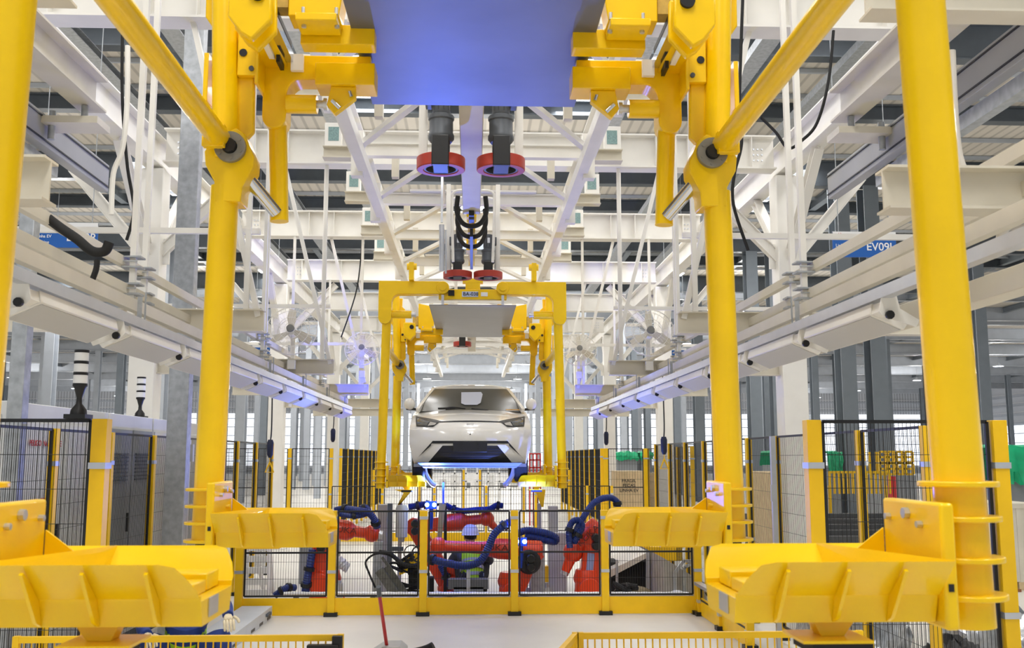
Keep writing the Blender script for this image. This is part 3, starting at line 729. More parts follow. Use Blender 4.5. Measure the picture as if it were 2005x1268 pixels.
# cross stubs carrying the lighting racks
for i, y in enumerate(YB[:6]):
    for s in (-1, 1):
        MB().ib(E2(s*1.87, y, 1.21), E2(s*(4.3 if i else 3.2), y, 1.21), .15, .2, .012).build('rack_support_beam', CRM, None, 'short cream I-beam crossing above the %s lighting rack, %s from the viewer' % (side(s), ORD[i]), 'steel beam', 'rack support beams')
for s in (-1, 1):
    for i, y in enumerate(YB[1:5]):
        MB().bar(E2(s*2.62, y, 4.05), E2(s*1.92, y, 1.25), .05, .05).build('rack_strut', WHT, None, 'slanting white strut to the inner end of the %s rack beam, %s back' % (side(s), ORD[i]), 'strut', 'slanting rack struts')
        MB().bar(E2(s*2.02, y-.05, 4.05), E2(s*2.02, y-.05, 1.3), .045, .045).build('hanging_tube', WHT, None, 'upright white tube beside the slanting strut, %s side, %s from the viewer' % (side(s), ORD[i]), 'tube', 'straight hanging tubes')
        if i: MB().bar(E2(s*3.25, y-.1, 4.05), E2(s*3.25, y-.1, .9), .045, .045).build('hanging_tube', WHT, None, 'outer upright white tube down to the %s rack, %s from the viewer' % (side(s), ORD[i]), 'tube', 'outer hanging tubes')
    for i, y in enumerate((7.32, 7.76, 11.9, 12.33, 16.5, 16.9)):
        x = 2.5 if i % 2 == 0 else 2.56
        t = MB().bar(E2(s*x, y, 4.9), E2(s*x, y, 1.02 if i % 2 == 0 else .9), .042, .042).build('rack_hanger_tube', WHT, None, 'long white square tube dropping to the %s rack rails, %s from the viewer' % (side(s), ORD[i]), 'tube', 'square rack tubes')
        m = MB()
        for h in (1.22, 1.42): m.bb(E2(s*x-.07, y-.06, h-.045), E2(s*x+.07, y+.06, h-.03)).bb(E2(s*x-.07, y-.06, h+.03), E2(s*x+.07, y+.06, h+.045)).tube(E2(s*x-.05, y-.07, h), E2(s*x+.05, y-.07, h), .006, 6)
        m.build('pipe_clamp', GAL, t)
    for i, y in enumerate(YB[1:4]):
        MB().bar(E2(s*1.95, y+.1, 2.05), E2(s*4.3, y+.1, 2.05), .05, .05).build('tie_tube', WHT, None, 'level white tube tying the %s rack tubes together, %s from the viewer' % (side(s), ORD[i]), 'tube', 'level tie tubes')
    # rails
    for nm, x, h, w_, hh, mt, lab in (('rack_rail', 2.58, 1.43, .05, .07, CRM, 'uppermost cream rail'), ('rack_rail', 2.54, 1.22, .05, .07, CRM, 'second cream rail'), ('rack_rail', 2.2, .975, .05, .075, CRM, 'third cream rail'), ('lamp_rail', 2.13, .845, .06, .06, ALU, 'aluminium channel just above the lamps')):
        y1 = 17.6
        o = MB().bar(E2(s*x, 3.2, h), E2(s*x, y1, h), w_, hh).build(nm, mt, None, '%s of the %s lighting rack' % (lab, side(s)), 'rail', 'rack rails')
    for k in range(7):
        y = 4.4+k*2.1
        MB().bb(E2(s*2.15-.015, y-.05, .80), E2(s*2.15+.015, y-.045, 1.03)).tube(E2(s*2.12, y-.03, .8), E2(s*2.12, y-.03, 1.06), .006, 6).build('rail_hanger', GAL, None, 'small galvanised hanger joining the %s rack rails, %s from the viewer' % (side(s), ORD[k]), 'bracket', 'rail hangers')
# linear work lamps
def lamp(s, y, i):
    t = thing('work_lamp', '%s white linear work lamp from the viewer on the %s lighting rack' % (ORD[i], side(s)), 'lamp', (s*2.13, y, E+.5), 'linear work lamps on the racks')
    # tilted housing hanging below the rail; face looks down and inward
    L = 1.06
    ya, yb = y+.23, y+.23+L
    P = [(2.10, .748), (2.28, .668), (2.305, .70), (2.25, .765), (2.115, .81)]
    MB().ext([E2(s*a, ya, h) for a, h in P], (0, yb-ya, 0)).build('housing', WHT, t, bevel=.004)
    MB().ext([E2(s*2.110, ya+.015, .7438), E2(s*2.270, ya+.015, .6727), E2(s*2.268, ya+.015, .668), E2(s*2.108, ya+.015, .739)], (0, L-.03, 0)).build('diffuser', WLED, t)
    yk = y+.08
    m = MB().ext([E2(s*2.11, yk, .83), E2(s*2.185, yk, .83), E2(s*2.20, yk, .76), E2(s*2.30, yk, .70), E2(s*2.28, yk, .665), E2(s*2.11, yk, .72), E2(s*2.09, yk, .745)], (0, .012, 0))
    m.ext([E2(s*2.12, yk+.01, .80), E2(s*2.20, yk+.01, .77), E2(s*2.16, yk+.01, .73), E2(s*2.11, yk+.01, .75)], (0, ya-yk-.012, 0))
    br = m.build('end_bracket', WHT, t)
    MB().lathe([(.001, 0), (.022, 0), (.024, .01), (.022, .022), (.001, .026)], E2(s*2.14, yk-.024, .725), (0, 1, 0), 10).build('knob', BLK, br)
    return t
for s in (-1, 1):
    base = 4.73 if s < 0 else 4.98
    for i in range(10): lamp(s, base-.07+i*1.30, i)
MB().bar(E2(2.45, 2.9, .78), E2(2.45, 9.0, .80), .13, .11).build('cable_trunking', CRM, None, 'thick cream trunking running back beside the right lighting rack', 'trunking', bevel=.004)

# lengthwise cream box beams, grey profile beams near the upper corners
for s in (-1, 1):
    MB().ib(E2(s*3.35, 3.6, 3.12), E2(s*3.35, 8.6, 3.16), .22, .3, .02).build('longitudinal_beam', CRM, None, 'deep cream beam running back overhead near the upper %s corner' % side(s), 'steel beam')
    t = thing('aluminium_track', 'grey double-grooved track beam sloping back below the cream beam, %s side' % side(s), 'track', (s*3.7, 7, E+2.5))
    MB().bar(E2(s*3.72, 3.6, 2.78), E2(s*3.72, 9.9, 2.78), .1, .27).build('beam', mat('track_grey', (168, 168, 166), .5, 0, .06, 3), t, bevel=.004)
    MB().bar(E2(s*3.665, 3.6, 2.88), E2(s*3.665, 9.9, 2.88), .012, .012).bar(E2(s*3.665, 3.6, 2.69), E2(s*3.665, 9.9, 2.69), .012, .012).build('groove', BLK, t)
    MB().bar(E2(s*3.80, 3.6, 2.55), E2(s*3.80, 8.9, 2.56), .09, .12).build('lower_rail', GAL, t)
    MB().ext([E2(s*3.2, 8.3, 2.82), E2(s*3.9, 8.3, 2.82), E2(s*3.9, 8.3, 2.88), E2(s*3.2, 8.3, 2.88)], (0, .3, 0)).build('saddle_plate', CRM, t)
    MB().tube(E2(s*3.35, 8.4, 2.88), E2(s*3.35, 8.4, 3.0), .03, 12).tube(E2(s*3.62, 8.4, 2.7), E2(s*3.62, 8.4, 2.95), .03, 12).build('bolt', GAL, t)
    MB().path([E2(s*3.25, 6.5, 2.9), E2(s*3.1, 6.6, 3.2), E2(s*3.05, 6.7, 3.0), E2(s*3.2, 6.8, 2.86), E2(s*3.5, 7.2, 2.8)], .008, 6).build('thin_cable', DST, t)
    MB().ib(E2(s*1.83, 4.36, 2.16), E2(s*3.2, 4.36, 2.16), .15, .22, .012).build('upper_support_beam', CRM, None, 'cream I-beam stub high beside the outer yellow column, %s side' % side(s), 'steel beam')
for s in (-1, 1):
    for x, h, nm in ((2.6, 6.3, 'inner'), (4.9, 6.9, 'middle'), (7.0, 7.3, 'outer')):
        MB().chn(E2(s*x, 6, h), E2(s*x, 46, h), .32, .16, .012).build('galvanised_duct', GAL, None, 'long galvanised tray high above the %s side of the line, %s one' % (side(s), nm), 'cable tray', 'galvanised overhead trays')
        for k in range(6): pass
# cables and conduits
MB().path([E2(-2.62, 6, 1.47), E2(-2.50, 6, 1.38), E2(-2.396, 6, 1.31), E2(-2.3, 6, 1.235), E2(-2.225, 6, 1.235), E2(-2.2, 6, 1.29)], .03, 12).build('black_hose', RUB, None, 'thick black hose lying over the rails in front of the left blue sign', 'hose')
MB().path([E2(-2.267, 6, 1.18), E2(-2.27, 6, 1.12), E2(-2.30, 6, 1.02), E2(-2.30, 6, .98)], .018, 10).build('black_hose', RUB, None, 'short black hose hanging below the end of the longer one', 'hose')
MB().path([E2(2.25, 4.4, 1.9), E2(2.246, 4.4, 1.525), E2(2.271, 4.4, 1.328), E2(2.372, 4.4, 1.208), E2(2.50, 4.4, 1.16), E2(2.53, 4.4, 1.10), E2(2.459, 4.4, 1.05), E2(2.43, 4.4, .99), E2(2.52, 4.4, .96), E2(2.8, 4.4, .99)], .02, 12).build('cream_conduit', mat('conduit_cream', (216, 210, 200), .5), None, 'cream flexible conduit curling down past the rightmost yellow column', 'conduit')
MB().path([W(1455, -20, 8), W(1452, 60, 8), W(1448, 200, 8), W(1452, 280, 8), W(1438, 340, 8), W(1436, 400, 8), W(1465, 490, 8)], .014, 8).build('black_cable', RUB, None, 'thin black cable hanging down behind the right yellow column', 'cable')
MB().path([W(1632, 60, 8.6), W(1622, 160, 8.6), W(1600, 240, 8.6), W(1570, 275, 8.6), W(1543, 290, 8.6), W(1520, 260, 8.6), W(1490, 230, 8.6)], .014, 8).build('black_cable', RUB, None, 'drooping black cable below the right slanted yellow tube', 'cable')
MB().path([W(240, 60, 8.4), W(239, 160, 8.4), W(242, 240, 8.4), W(250, 330, 8.4), W(262, 410, 8.4), W(248, 470, 8.4)], .014, 8).build('black_cable', RUB, None, 'black cable hanging beside the white tubes at upper left', 'cable')
MB().path([W(712, 430, 18), W(705, 520, 18), W(695, 580, 18), W(668, 660, 18)], .012, 6).build('black_cable', RUB, None, 'thin black cable hanging above the left blue-lit fan', 'cable')
for s in (-1, 1):
    pts = [(1, 250, 90), (1, 249, 200), (1, 240, 290), (1, 222, 340), (1, 218, 420)]
    if s < 0: MB().path([W(x, y, 7.2) for _, x, y in pts], .02, 8).build('bent_pipe', WHT, None, 'thin white pipe bending down at upper left', 'pipe')
    MB().path([E2(s*.25, 12.4, 2.45), E2(s*.27, 12.4, 3.2), E2(s*.24, 12.4, 3.36), E2(s*.1, 12.4, 3.38)], .018, 8).path([E2(s*.30, 13.0, 2.45), E2(s*.32, 13.0, 3.3), E2(s*.28, 13.0, 3.42), E2(s*.1, 13.0, 3.45)], .018, 8).build('bent_conduit', WHT, None, 'pair of bent white conduits %s of the centre bar above the car hanger' % side(s), 'conduit')
MB().bar(W(865, 436, 12.6), E2(W(865, 436, 12.6).x, 12.6, 3.6), .03, .03, up=(0, 1, 0)).bar(E2(W(865, 436, 12.6).x, 12.6, 3.6), E2(W(865, 436, 12.6).x, 13.9, 3.6), .03, .03).tube(W(865, 440, 12.6), W(865, 530, 12.6), .035, 16).tube(W(873, 450, 12.6), W(873, 535, 12.6), .012, 8).build('air_cylinder', ALU, None, 'upright silver air cylinder left of the cable loops', 'cylinder')
for s in (-1, 1):
    MB().bb(E2(s*.86, 14.3, 2.56), E2(s*.93, 14.5, 2.82)).tube(E2(s*.96, 14.35, 2.76), E2(s*.82, 14.35, 2.76), .05, 16).build('guide_roller', YEL, None, 'small yellow guide roller above the %s corner of the car hanger' % side(s), 'roller')

# fans
def fan(x, y, h, r, s, blue, lab):
    t = thing('wall_fan', lab, 'fan', (x, y, E+1.3), 'industrial fans')
    P = lambda a, b, c: V(E2(x+a, y+b, h+c))
    tilt = Matrix.Rotation(-.25, 3, 'X')
    def Q(a, b, c): return P(0, 0, 0)+tilt @ V((a, b, c))
    m = MB()
    for k in range(30):
        a = 2*PI*k/30
        m.path([Q(math.cos(a)*rr*r, bb, math.sin(a)*rr*r) for rr, bb in ((.2, -.10), (.6, -.09), (.93, -.03), (1, .02), (.8, .08), (.3, .11))], .0026 if blue else .0018, 4, 3)
    for rr, bb in ((.2, -.10), (.45, -.095), (.75, -.07), (1, .02), (1.0, .0), (.6, .10)):
        m.path([Q(math.cos(2*PI*k/28)*rr*r, bb, math.sin(2*PI*k/28)*rr*r) for k in range(29)], .006 if blue and rr > .9 else .004, 5, 1)
    cg = m.build('cage', WHT, t)
    d = tilt @ V((0, 1, 0))
    MB().lathe([(.01, -.11), (.05, -.10), (.055, -.06), (.04, -.03)], Q(0, 0, 0), d, 20).build('cage_badge', mat('fan_badge', (120, 120, 118), .5), cg)
    MB().lathe([(.02, -.02), (.06, -.01), (.07, .03), (.06, .16), (.03, .19)], Q(0, .02, 0), d, 20).build('motor', WHT, t)
    for k in range(3):
        a = 2*PI*k/3+PI/2+.1
        ux, uz = math.cos(a), math.sin(a); vx, vz = -uz, ux
        pts = [(.12, -.08, .02), (.5, -.2, .035), (.88, -.2, .03), (.92, .04, -.01), (.5, .14, -.02), (.12, .08, -.01)]
        m = MB().ext([Q((ux*p+vx*q_)*r, b, (uz*p+vz*q_)*r) for p, q_, b in pts], d*.003)
        m.build('blade', CRM, t)
    MB().bar(P(0, .15, -.02), P(0, .17, 1.32-h), .05, .05).bar(P(-.05, .1, -.45), P(.05, .1, -.45), .1, .12).build('stand', WHT, t)
    MB().path([P(-.3, .2, -.05), P(-.12, .18, -.02), P(.12, .18, -.02), P(.3, .2, -.05)], .012, 6).build('yoke', WHT, t)
fan(-2.42, 13.30, 1.68, .34, -1, 0, 'white caged fan on the third left rack beam, with three blades showing')
fan(2.40, 13.30, 1.68, .34, 1, 0, 'white caged fan on the third right rack beam, turned slightly, with three blades showing')
fan(-1.98, 17.85, 1.93, .31, -1, 1, 'blue-lit caged fan left of the car hanger')
fan(1.93, 17.85, 1.93, .31, 1, 1, 'blue-lit caged fan right of the car hanger')

# hanging line signs
def sign(x, y, h, wd, main, small, lab):
    t = thing('hanging_sign', lab, 'sign', (x, y, E+h-.25))
    H_ = wd*.40
    bd = MB().bb(E2(x-wd/2, y-.01, h-H_/2), E2(x+wd/2, y+.01, h+H_/2)).build('panel', SGN, t)
    MB().bb(E2(x-wd/2, y-.014, h+H_*.26), E2(x+wd/2, y+.014, h+H_/2+.002)).build('header_strip', PWH, bd)
    for k, tx in enumerate(small): text('small_lettering', tx, wd*.068, PWH, bd, E2(x-wd*.46, y-.013, h-H_*.05-k*H_*.24), FACE, align='LEFT')
    text('line_number', main, wd*.175, PWH, bd, E2(x+wd*.25, y-.013, h-H_*.10), FACE)
    MB().tube(E2(x-wd*.4, y, h+H_/2-.02), E2(x-wd*.4, y, RZ-E), .006, 6).tube(E2(x+wd*.4, y, h+H_/2-.02), E2(x+wd*.4, y, RZ-E), .006, 6).build('hanging_rod', GAL, t)
sign(-4.92, 12, 2.66, .76, 'EV09R', ['Linha EV', 'EV Line'], 'blue sign reading EV09R hanging at left above the rails')
sign(4.88, 12, 2.63, .80, 'EV09L', ['Linha EV'], 'blue sign reading EV09L hanging at right above the rails')
text('logo', '( )', .05, RTX, [o for o in C.objects if o.name.startswith('header_strip')][-1], E2(4.57, 11.984, 2.755), FACE)
sign(-4.97, 24, 2.55, .62, 'EV10R', [], 'small distant blue sign left, beyond the third rack beam')
sign(4.94, 24, 2.53, .56, 'EV10L', [], 'small distant blue sign right, beyond the lamp row')

# ------------------------------------------------------------------ safety fences
def fence(name_lab, pts, hgt, z0=.18, kick=None, pw=.06, sp=.04, clamp=(.85, .2), mid=None, post=None, group=None, frames=True, wire=.002, hz=.2, foot=True, skip=()):
    cx = sum(p[0] for p in pts)/len(pts); cy = sum(p[1] for p in pts)/len(pts)
    t = thing('safety_fence', name_lab, 'fence', (cx, cy, 0), group)
    for i, (x, y) in enumerate(pts):
        if i in skip: continue
        po = MB().bb((x-pw/2, y-pw/2, 0), (x+pw/2, y+pw/2, hgt)).build('post', YEL2, t, bevel=.003)
        if foot: MB().bb((x-pw*.9, y-pw*.8, 0), (x+pw*.9, y+pw*.8, .05)).build('foot_plate', BLK, po)
        for c in clamp: MB().bb((x-pw*.56, y-pw*.6, hgt*c-.02), (x+pw*.56, y+pw*.6, hgt*c+.02)).build('post_clamp', ALU, po)
    for (a, b) in zip(pts, pts[1:]):
        a, b = V((a[0], a[1], 0)), V((b[0], b[1], 0)); d = (b-a).normalized(); a2, b2 = a+d*(pw*.5+.02), b-d*(pw*.5+.02)
        m = MB(); f = .022; top = hgt-.01
        for z in [z0, top]+([mid] if mid else []): m.bar(a2+V((0, 0, z)), b2+V((0, 0, z)), f, f)
        for p in (a2, b2): m.bar(p+V((0, 0, z0)), p+V((0, 0, top)), f, f)
        m.wires(a2, b2, z0, top, sp, hz, wire)
        m.build('mesh_panel', BLK, t)
        if kick: MB().bar(a2-d*.02+V((0, 0, kick/2+.01)), b2+d*.02+V((0, 0, kick/2+.01)), .015, kick).build('kick_board', YEL2, t)
    return t
# low front fence across the line, with kick boards
FX = [-2.95, -1.78, -.615, .555, 1.725, 2.93]
fence('low yellow fence with black mesh and kick boards across the line before the robots', [(x, 13.12) for x in FX], 1.32, .25, .215, .095, .032, (.93, .42), .79)
# right side low return and left
fence('low fence returning towards the viewer on the right, with a metal-capped kick board', [(2.93, 12.98), (2.93, 11.9), (2.93, 10.7)], .36, .20, .22, .08, .04, (.5,), None, foot=True)
o = MB().bar((2.9, 13.0, .40), (2.9, 10.4, .40), .09, .04).build('capping_rail', ALU, None, 'bright metal rail lying on the low right-hand fence', 'rail')
# tall side fences
LY = [7.3, 8.55, 9.85, 11.15, 12.45, 13.75, 15.1, 16.4, 17.7]
fence('tall mesh safety fence running back along the left side before the white cabinets', [(-3.5, y) for y in LY], 2.24, .15, None, .07, .036, (.87, .45), None)
fence('tall mesh safety fence running back along the right side', [(3.45, y) for y in [7.5, 8.8, 10.05, 11.25, 12.4, 13.6, 14.8, 16.1, 17.4, 18.7]], 2.24, .15, None, .07, .036, (.87, .45), None)
# frontal tall frames near the viewer
fence('tall black mesh frame with a stout yellow corner post, left foreground', [(-3.5, 6.4), (-2.33, 6.4)], 2.24, .1, None, .095, .026, (.87, .45), None)
fence('tall black mesh frame between two yellow posts, right foreground', [(2.2, 6.4), (3.42, 6.4)], 2.24, .1, None, .095, .026, (.87, .45), None)
# galvanised door post beside right fence
MB().bar((3.15, 10.4, 0), (3.15, 10.4, 2.22), .05, .05, up=(0, 1, 0)).bb((3.1, 10.33, 1.55), (3.16, 10.36, 1.72)).build('door_post', ALU, None, 'slim aluminium door post with a latch, among the right fence posts', 'post')
MB().bar((-3.32, 11.9, 0), (-3.32, 11.9, 2.2), .045, .045, up=(0, 1, 0)).bb((-3.36, 11.8, 1.95), (-3.24, 11.86, 2.15)).build('door_post', ALU, None, 'slim aluminium post with a black switch, among the left fence posts', 'post')
# back of the cell
fence('low yellow fence at the back of the robot cell, floor behind it', [(x, 24.4) for x in (-3.4, -2.15, -.9, .35, 1.55, 2.8, 3.4)], 1.32, .25, .2, .06, .06, (.85,), None, wire=.003, foot=False)
fence('tall thin-posted fence across the aisle behind the cell, left', [(x, 27) for x in (-6.6, -5.75, -4.85, -3.75)], 2.24, .6, None, .09, .07, (.88,), 1.2, wire=.003, foot=False)
fence('tall thin-posted fence across the aisle behind the cell, right', [(x, 27) for x in (3.6, 4.7)], 2.24, .6, None, .13, .07, (.88,), 1.2, wire=.003, foot=False)
fence('tall fence turning back from the right corner behind the cell', [(4.75, 27), (4.75, 25.7), (4.75, 24.4), (4.75, 23.0), (4.75, 21.5)], 2.24, .3, None, .08, .06, (.88,), None, wire=.003, foot=False)
for s in (-1, 1):
    ys = [27+1.35*i for i in range(10)]
    fence('tall closely seen row of yellow posts of the far %s side fence' % side(s), [(s*3.5, y) for y in ys], 2.24, .3, None, .075, .05, (.9,), None, wire=.004, foot=False)
    fence('low distant fence across the line, %s half, beyond the cell' % side(s), [(s*.25, 31), (s*1.6, 31), (s*3.0, 31)], 1.62, .4, None, .07, .08, (.8,), None, wire=.003, foot=False)

# small gate railings right in front of the viewer
def rail(lab, pts, h, sp=.042, latch=None):
    pts = [V(p) for p in pts]; c = sum(pts, V((0, 0, 0)))/len(pts)
    t = thing('gate_railing', lab, 'railing', (c.x, c.y, 0), 'low yellow gate railings')
    for a, b in zip(pts, pts[1:]):
        m = MB().bar(a+V((0, 0, h)), b+V((0, 0, h)), .03, .035).bar(a+V((0, 0, .15)), b+V((0, 0, .15)), .03, .03)
        m.build('top_rail', YEL2, t)
        m = MB(); d = b-a; n = int(d.length/sp)
        for i in range(1, n): m.open_bar(a+d*(i/n)+V((0, 0, .15)), a+d*(i/n)+V((0, 0, h)), .0045)
        m.build('bar_infill', YEL2, t)
    for p in pts: MB().bar(p, p+V((0, 0, h+.02)), .035, .035, up=(0, 1, 0)).build('post', YEL2, t)
    return t
gl = rail('low yellow barred railing at the bottom left, ending in a dark latch', [(-2.6, 6, 0), (-.755, 6, 0)], .965)
MB().bb((-.94, 5.93, .885), (-.76, 5.98, .935)).bb((-.80, 5.95, .90), (-.74, 6.0, .98)).build('latch', BLK, gl, bevel=.004)
rail('low yellow barred railing at the bottom right', [(.64, 6, 0), (2.3, 6, 0)], .965)
rail('short yellow railing angled forward at the bottom centre', [(.61, 6, 0), (.40, 5.2, 0)], .965)
# ------------------------------------------------------------------ welding / assembly robots in the cell
def robot(lab, D, base, sh, el, fa, wr, tip, hoses, r=.115, word=None, wat=None, disc=None, arm_w=.2, tag_panel=None, brand='KUKA'):
    B = W(base[0], base[1], D); B.z = 0
    t = thing('industrial_robot', lab, 'robot', tuple(B), 'red industrial robots')
    P = lambda p, o=0: W(p[0], p[1], D+o)
    S_, EL, FA, WR, TP = P(sh), P(el), P(fa), P(wr), P(tip)
    bs = MB().lathe([(.25, 0), (.25, .06), (.19, .08), (.17, .22), (.19, .25)], B, (0, 0, 1), 28).build('base', RED, t, bevel=.004)
    MB().lathe([(.19, .25), (.20, .30), (.16, .42)], B, (0, 0, 1), 28).bar(B+V((0, 0, .36)), S_+V((0, 0, -.02)), .26, .26, up=(0, 1, 0)).tube(S_+V((0, -.2, 0)), S_+V((0, .2, 0)), .15, 28).build('rotating_column', RED, t, bevel=.01)
    # link arm: flat tapered casting with round ends
    d = (EL-S_); L = d.length; d.normalize(); n = V((d.z, 0, -d.x)).normalized(); P2 = []
    for k in range(9):
        a = -PI/2+PI*k/8; P2.append(EL+d*math.cos(a)*.12+n*math.sin(a)*.12)
    for k in range(9):
        a = -PI/2+PI*k/8; P2.append(S_-d*math.cos(a)*.15-n*math.sin(a)*.15)
    m = MB().ext([p+V((0, -arm_w/2-.02, 0)) for p in P2], (0, arm_w, 0))
    la = m.build('link_arm', RED, t, bevel=.02)
    if tag_panel: MB().bar(S_.lerp(EL, .25)+V((-.02, -arm_w/2-.03, 0)), S_.lerp(EL, .75)+V((-.02, -arm_w/2-.03, 0)), .10, .012, up=(0, 1, 0)).build('pale_panel', mat('pale_blue_panel', (150, 160, 205), .4), la)
    eb = MB().tube(EL+V((0, -.16, 0)), EL+V((0, .16, 0)), .135, 28).build('elbow_housing', RED, t, bevel=.01)
    for k in (-.05, .06): MB().lathe([(.05, 0), (.06, .02), (.06, .16), (.05, .18)], EL+V((.02, -.16, k)), (0, -1, 0), 20).build('axis_motor', BLK, eb)
    if disc: MB().lathe([(.01, -.03), (.14, -.03), (.165, 0), (.165, .05)], P(disc, -.22), (0, 1, 0), 32).lathe([(.01, -.05), (.05, -.05), (.06, -.03)], P(disc, -.22), (0, 1, 0), 16).build('black_cover', BLK, eb)
    f = (WR-FA).normalized(); L = (WR-FA).length
    prof = [(r*.9, 0), (r*1.12, .03), (r*1.15, L*.42), (r*.95, L*.5), (r*.66, L*.58), (r*.62, L*.93), (r*.7, L)]
    fo = MB().bar(EL, FA+f*.05, .2, .2).lathe(prof, FA, f, 28).build('forearm', RED, t, bevel=.006)
    w_ = MB().ball(WR, r*.98, 20).tube(WR, TP, r*.62, 24, r*.42).build('wrist', RED, t)
    MB().tube(TP, TP+(TP-WR).normalized()*.05, .06, 20).build('flange', ALU, w_)
    if word:
        a = math.atan2(f.z, f.x)
        if abs(a) > PI/2: a += PI
        R = Matrix.Rotation(-a, 3, 'Y') @ FACE
        text('maker_lettering', brand, .115, mat('robot_lettering', (120, 34, 20), .5), fo, P(wat, -r*1.2-.02), R, sx=1.25)
    for hp, hr in hoses:
        pts = [W(x, y, D+o) for x, y, o in hp]
        hh = MB().path(pts, hr, 12, 14, .07).build('dress_hose', BLU, t)
        m = MB()
        for p, q_ in ((pts[1], pts[2]), (pts[-2], pts[-1])): m.tube(p, p+(q_-p).normalized()*.05, hr*1.45, 14)
        m.build('hose_clamp', BLK, hh)
    return t
robot('red robot at far left of the cell, forearm emerging from behind the wheel tray', 14.6, (640, 1178), (628, 1140), (632, 1062), (650, 1034), (728, 1044), (742, 1046),
  [([(655, 1000, -.1), (672, 996, -.1), (700, 999, -.2), (722, 1004, -.25), (735, 1020, -.25), (738, 1032, -.2)], .05), ([(664, 1006, -.2), (690, 1010, -.2), (712, 1008, -.2), (722, 1000, -.1), (716, 992, 0), (705, 994, 0)], .035), ([(612, 1075, -.25), (606, 1110, -.25), (600, 1140, -.25), (598, 1160, -.2)], .055), ([(538, 1166, -.3), (548, 1158, -.3), (562, 1150, -.3), (578, 1150, -.2)], .045)], r=.125, word='x', wat=(672, 1037))
robot('large red robot in the middle, level forearm lettered on its side, facing left', 14.2, (1002, 1180), (1003, 1158), (1034, 1098), (1062, 1078), (858, 1068), (850, 1068),
  [([(1010, 1018, -.3), (990, 1026, -.35), (968, 1045, -.38), (956, 1072, -.4), (940, 1098, -.42), (912, 1107, -.42), (880, 1103, -.4), (850, 1096, -.35), (836, 1092, -.3)], .052)], r=.125, word='x', wat=(968, 1072), disc=(1036, 1100))
robot('red robot behind the lettered one, its wrist bending down over the helmeted person', 15.6, (888, 1172), (884, 1150), (812, 1030), (866, 1024), (953, 1015), (971, 1034),
  [([(800, 992, 0), (815, 990, 0), (832, 987, 0), (846, 990, 0)], .05), ([(872, 988, 0), (885, 995, 0), (905, 1000, 0), (930, 998, -.1), (958, 996, -.1), (972, 989, -.1), (985, 990, -.1)], .045), ([(862, 1105, -.2), (872, 1125, -.2), (880, 1145, -.2), (890, 1160, -.2)], .05)], r=.118)
robot('red robot on the right, forearm slanting down to the left under looped blue hoses', 14.5, (1150, 1180), (1152, 1150), (1160, 1058), (1176, 1028), (1122, 1080), (1107, 1118),
  [([(1122, 1064, -.25), (1124, 1050, -.25), (1132, 1030, -.28), (1140, 1016, -.28), (1150, 1000, -.25), (1162, 985, -.2), (1178, 976, -.15), (1196, 974, -.1), (1208, 982, -.1), (1210, 992, -.1)], .045), ([(1116, 1072, -.3), (1114, 1040, -.3), (1120, 1022, -.3), (1132, 1018, -.3), (1140, 1028, -.3), (1134, 1044, -.3), (1124, 1062, -.3)], .045)], r=.15, word='x', wat=(1152, 1048), tag_panel=True)
t = thing('hose_bundle', 'dark blue corrugated hose coiled level between the two right robots', 'hose', (W(1050, 1180, 14.6).x, 14.6, 0))
MB().path([W(x, y, 14.4) for x, y in ((1012, 1045), (1030, 1038), (1050, 1040), (1072, 1044), (1088, 1052), (1086, 1060), (1068, 1057), (1048, 1052), (1028, 1050))], .05, 12, 12, .07).build('hose', BLU, t)
MB().bar(W(1010, 1052, 14.6), W(1060, 1066, 14.6), .12, .08).build('carriage', GAL, t)
MB().bb((1.05-.2, 14.5, 0), (1.05+.0, 14.7, .9)).build('support', GAL, t)
# columns and nut runner frames in the cell
def post(px0, px1, pyt, D, lab, m_=GAL, name='cell_post'):
    a, b = W(px0, pyt, D), W(px1, pyt, D)
    return MB().bb((a.x, D-.1, 0), (b.x, D+.1, a.z)).build(name, m_, None, lab, 'post', bevel=.006)
MGY = mat('machine_grey', (178, 178, 174), .5, 0, .06, 4)
post(741, 760, 987, 15.0, 'pale grey square post left of the centre of the robot cell', MGY)
post(1073, 1108, 1042, 15.3, 'broad grey machine post right of centre in the robot cell', MGY)
post(1074, 1092, 990, 16.8, 'tall grey post just left of the right robot', MGY)
t = thing('nut_runner', 'grey cylinder tool on a dark upright mast, left of the blue lamps', 'tool', (W(786, 1160, 14.6).x, 14.6, 0))
a = W(786, 1052, 14.6); b = W(786, 995, 14.6)
MB().lathe([(.04, -.06), (.05, 0), (.085, .01), (.09, (b-a).z), (.06, (b-a).z+.05)], a, (0, 0, 1), 24).build('cylinder', MGY, t)
MB().bar(W(762, 1165, 14.7), W(764, 985, 14.7), .07, .07, up=(0, 1, 0)).bar(W(764, 1074, 14.7), W(790, 1074, 14.7), .06, .06).build('mast', DST, t)
t = thing('wheel_gripper', 'tangle of slanted grey gripper rails and hoses low in the cell', 'machine', (W(765, 1165, 14.1).x, 14.1, 0))
MB().bar(W(742, 1115, 14.0), W(775, 1163, 14.0), .10, .12).bar(W(757, 1108, 14.1), W(792, 1160, 14.1), .05, .09).bar(W(748, 1090, 14.1), W(764, 1112, 14.1), .04, .04).build('slanted_rail', mat('worn_steel', (120, 120, 112), .45, .5, .3, 20), t)
MB().bar(W(738, 1170, 14.2), W(741, 1060, 14.2), .12, .12, up=(0, 1, 0)).build('upright', GAL, t)
m = MB()
rr = random.Random(3)
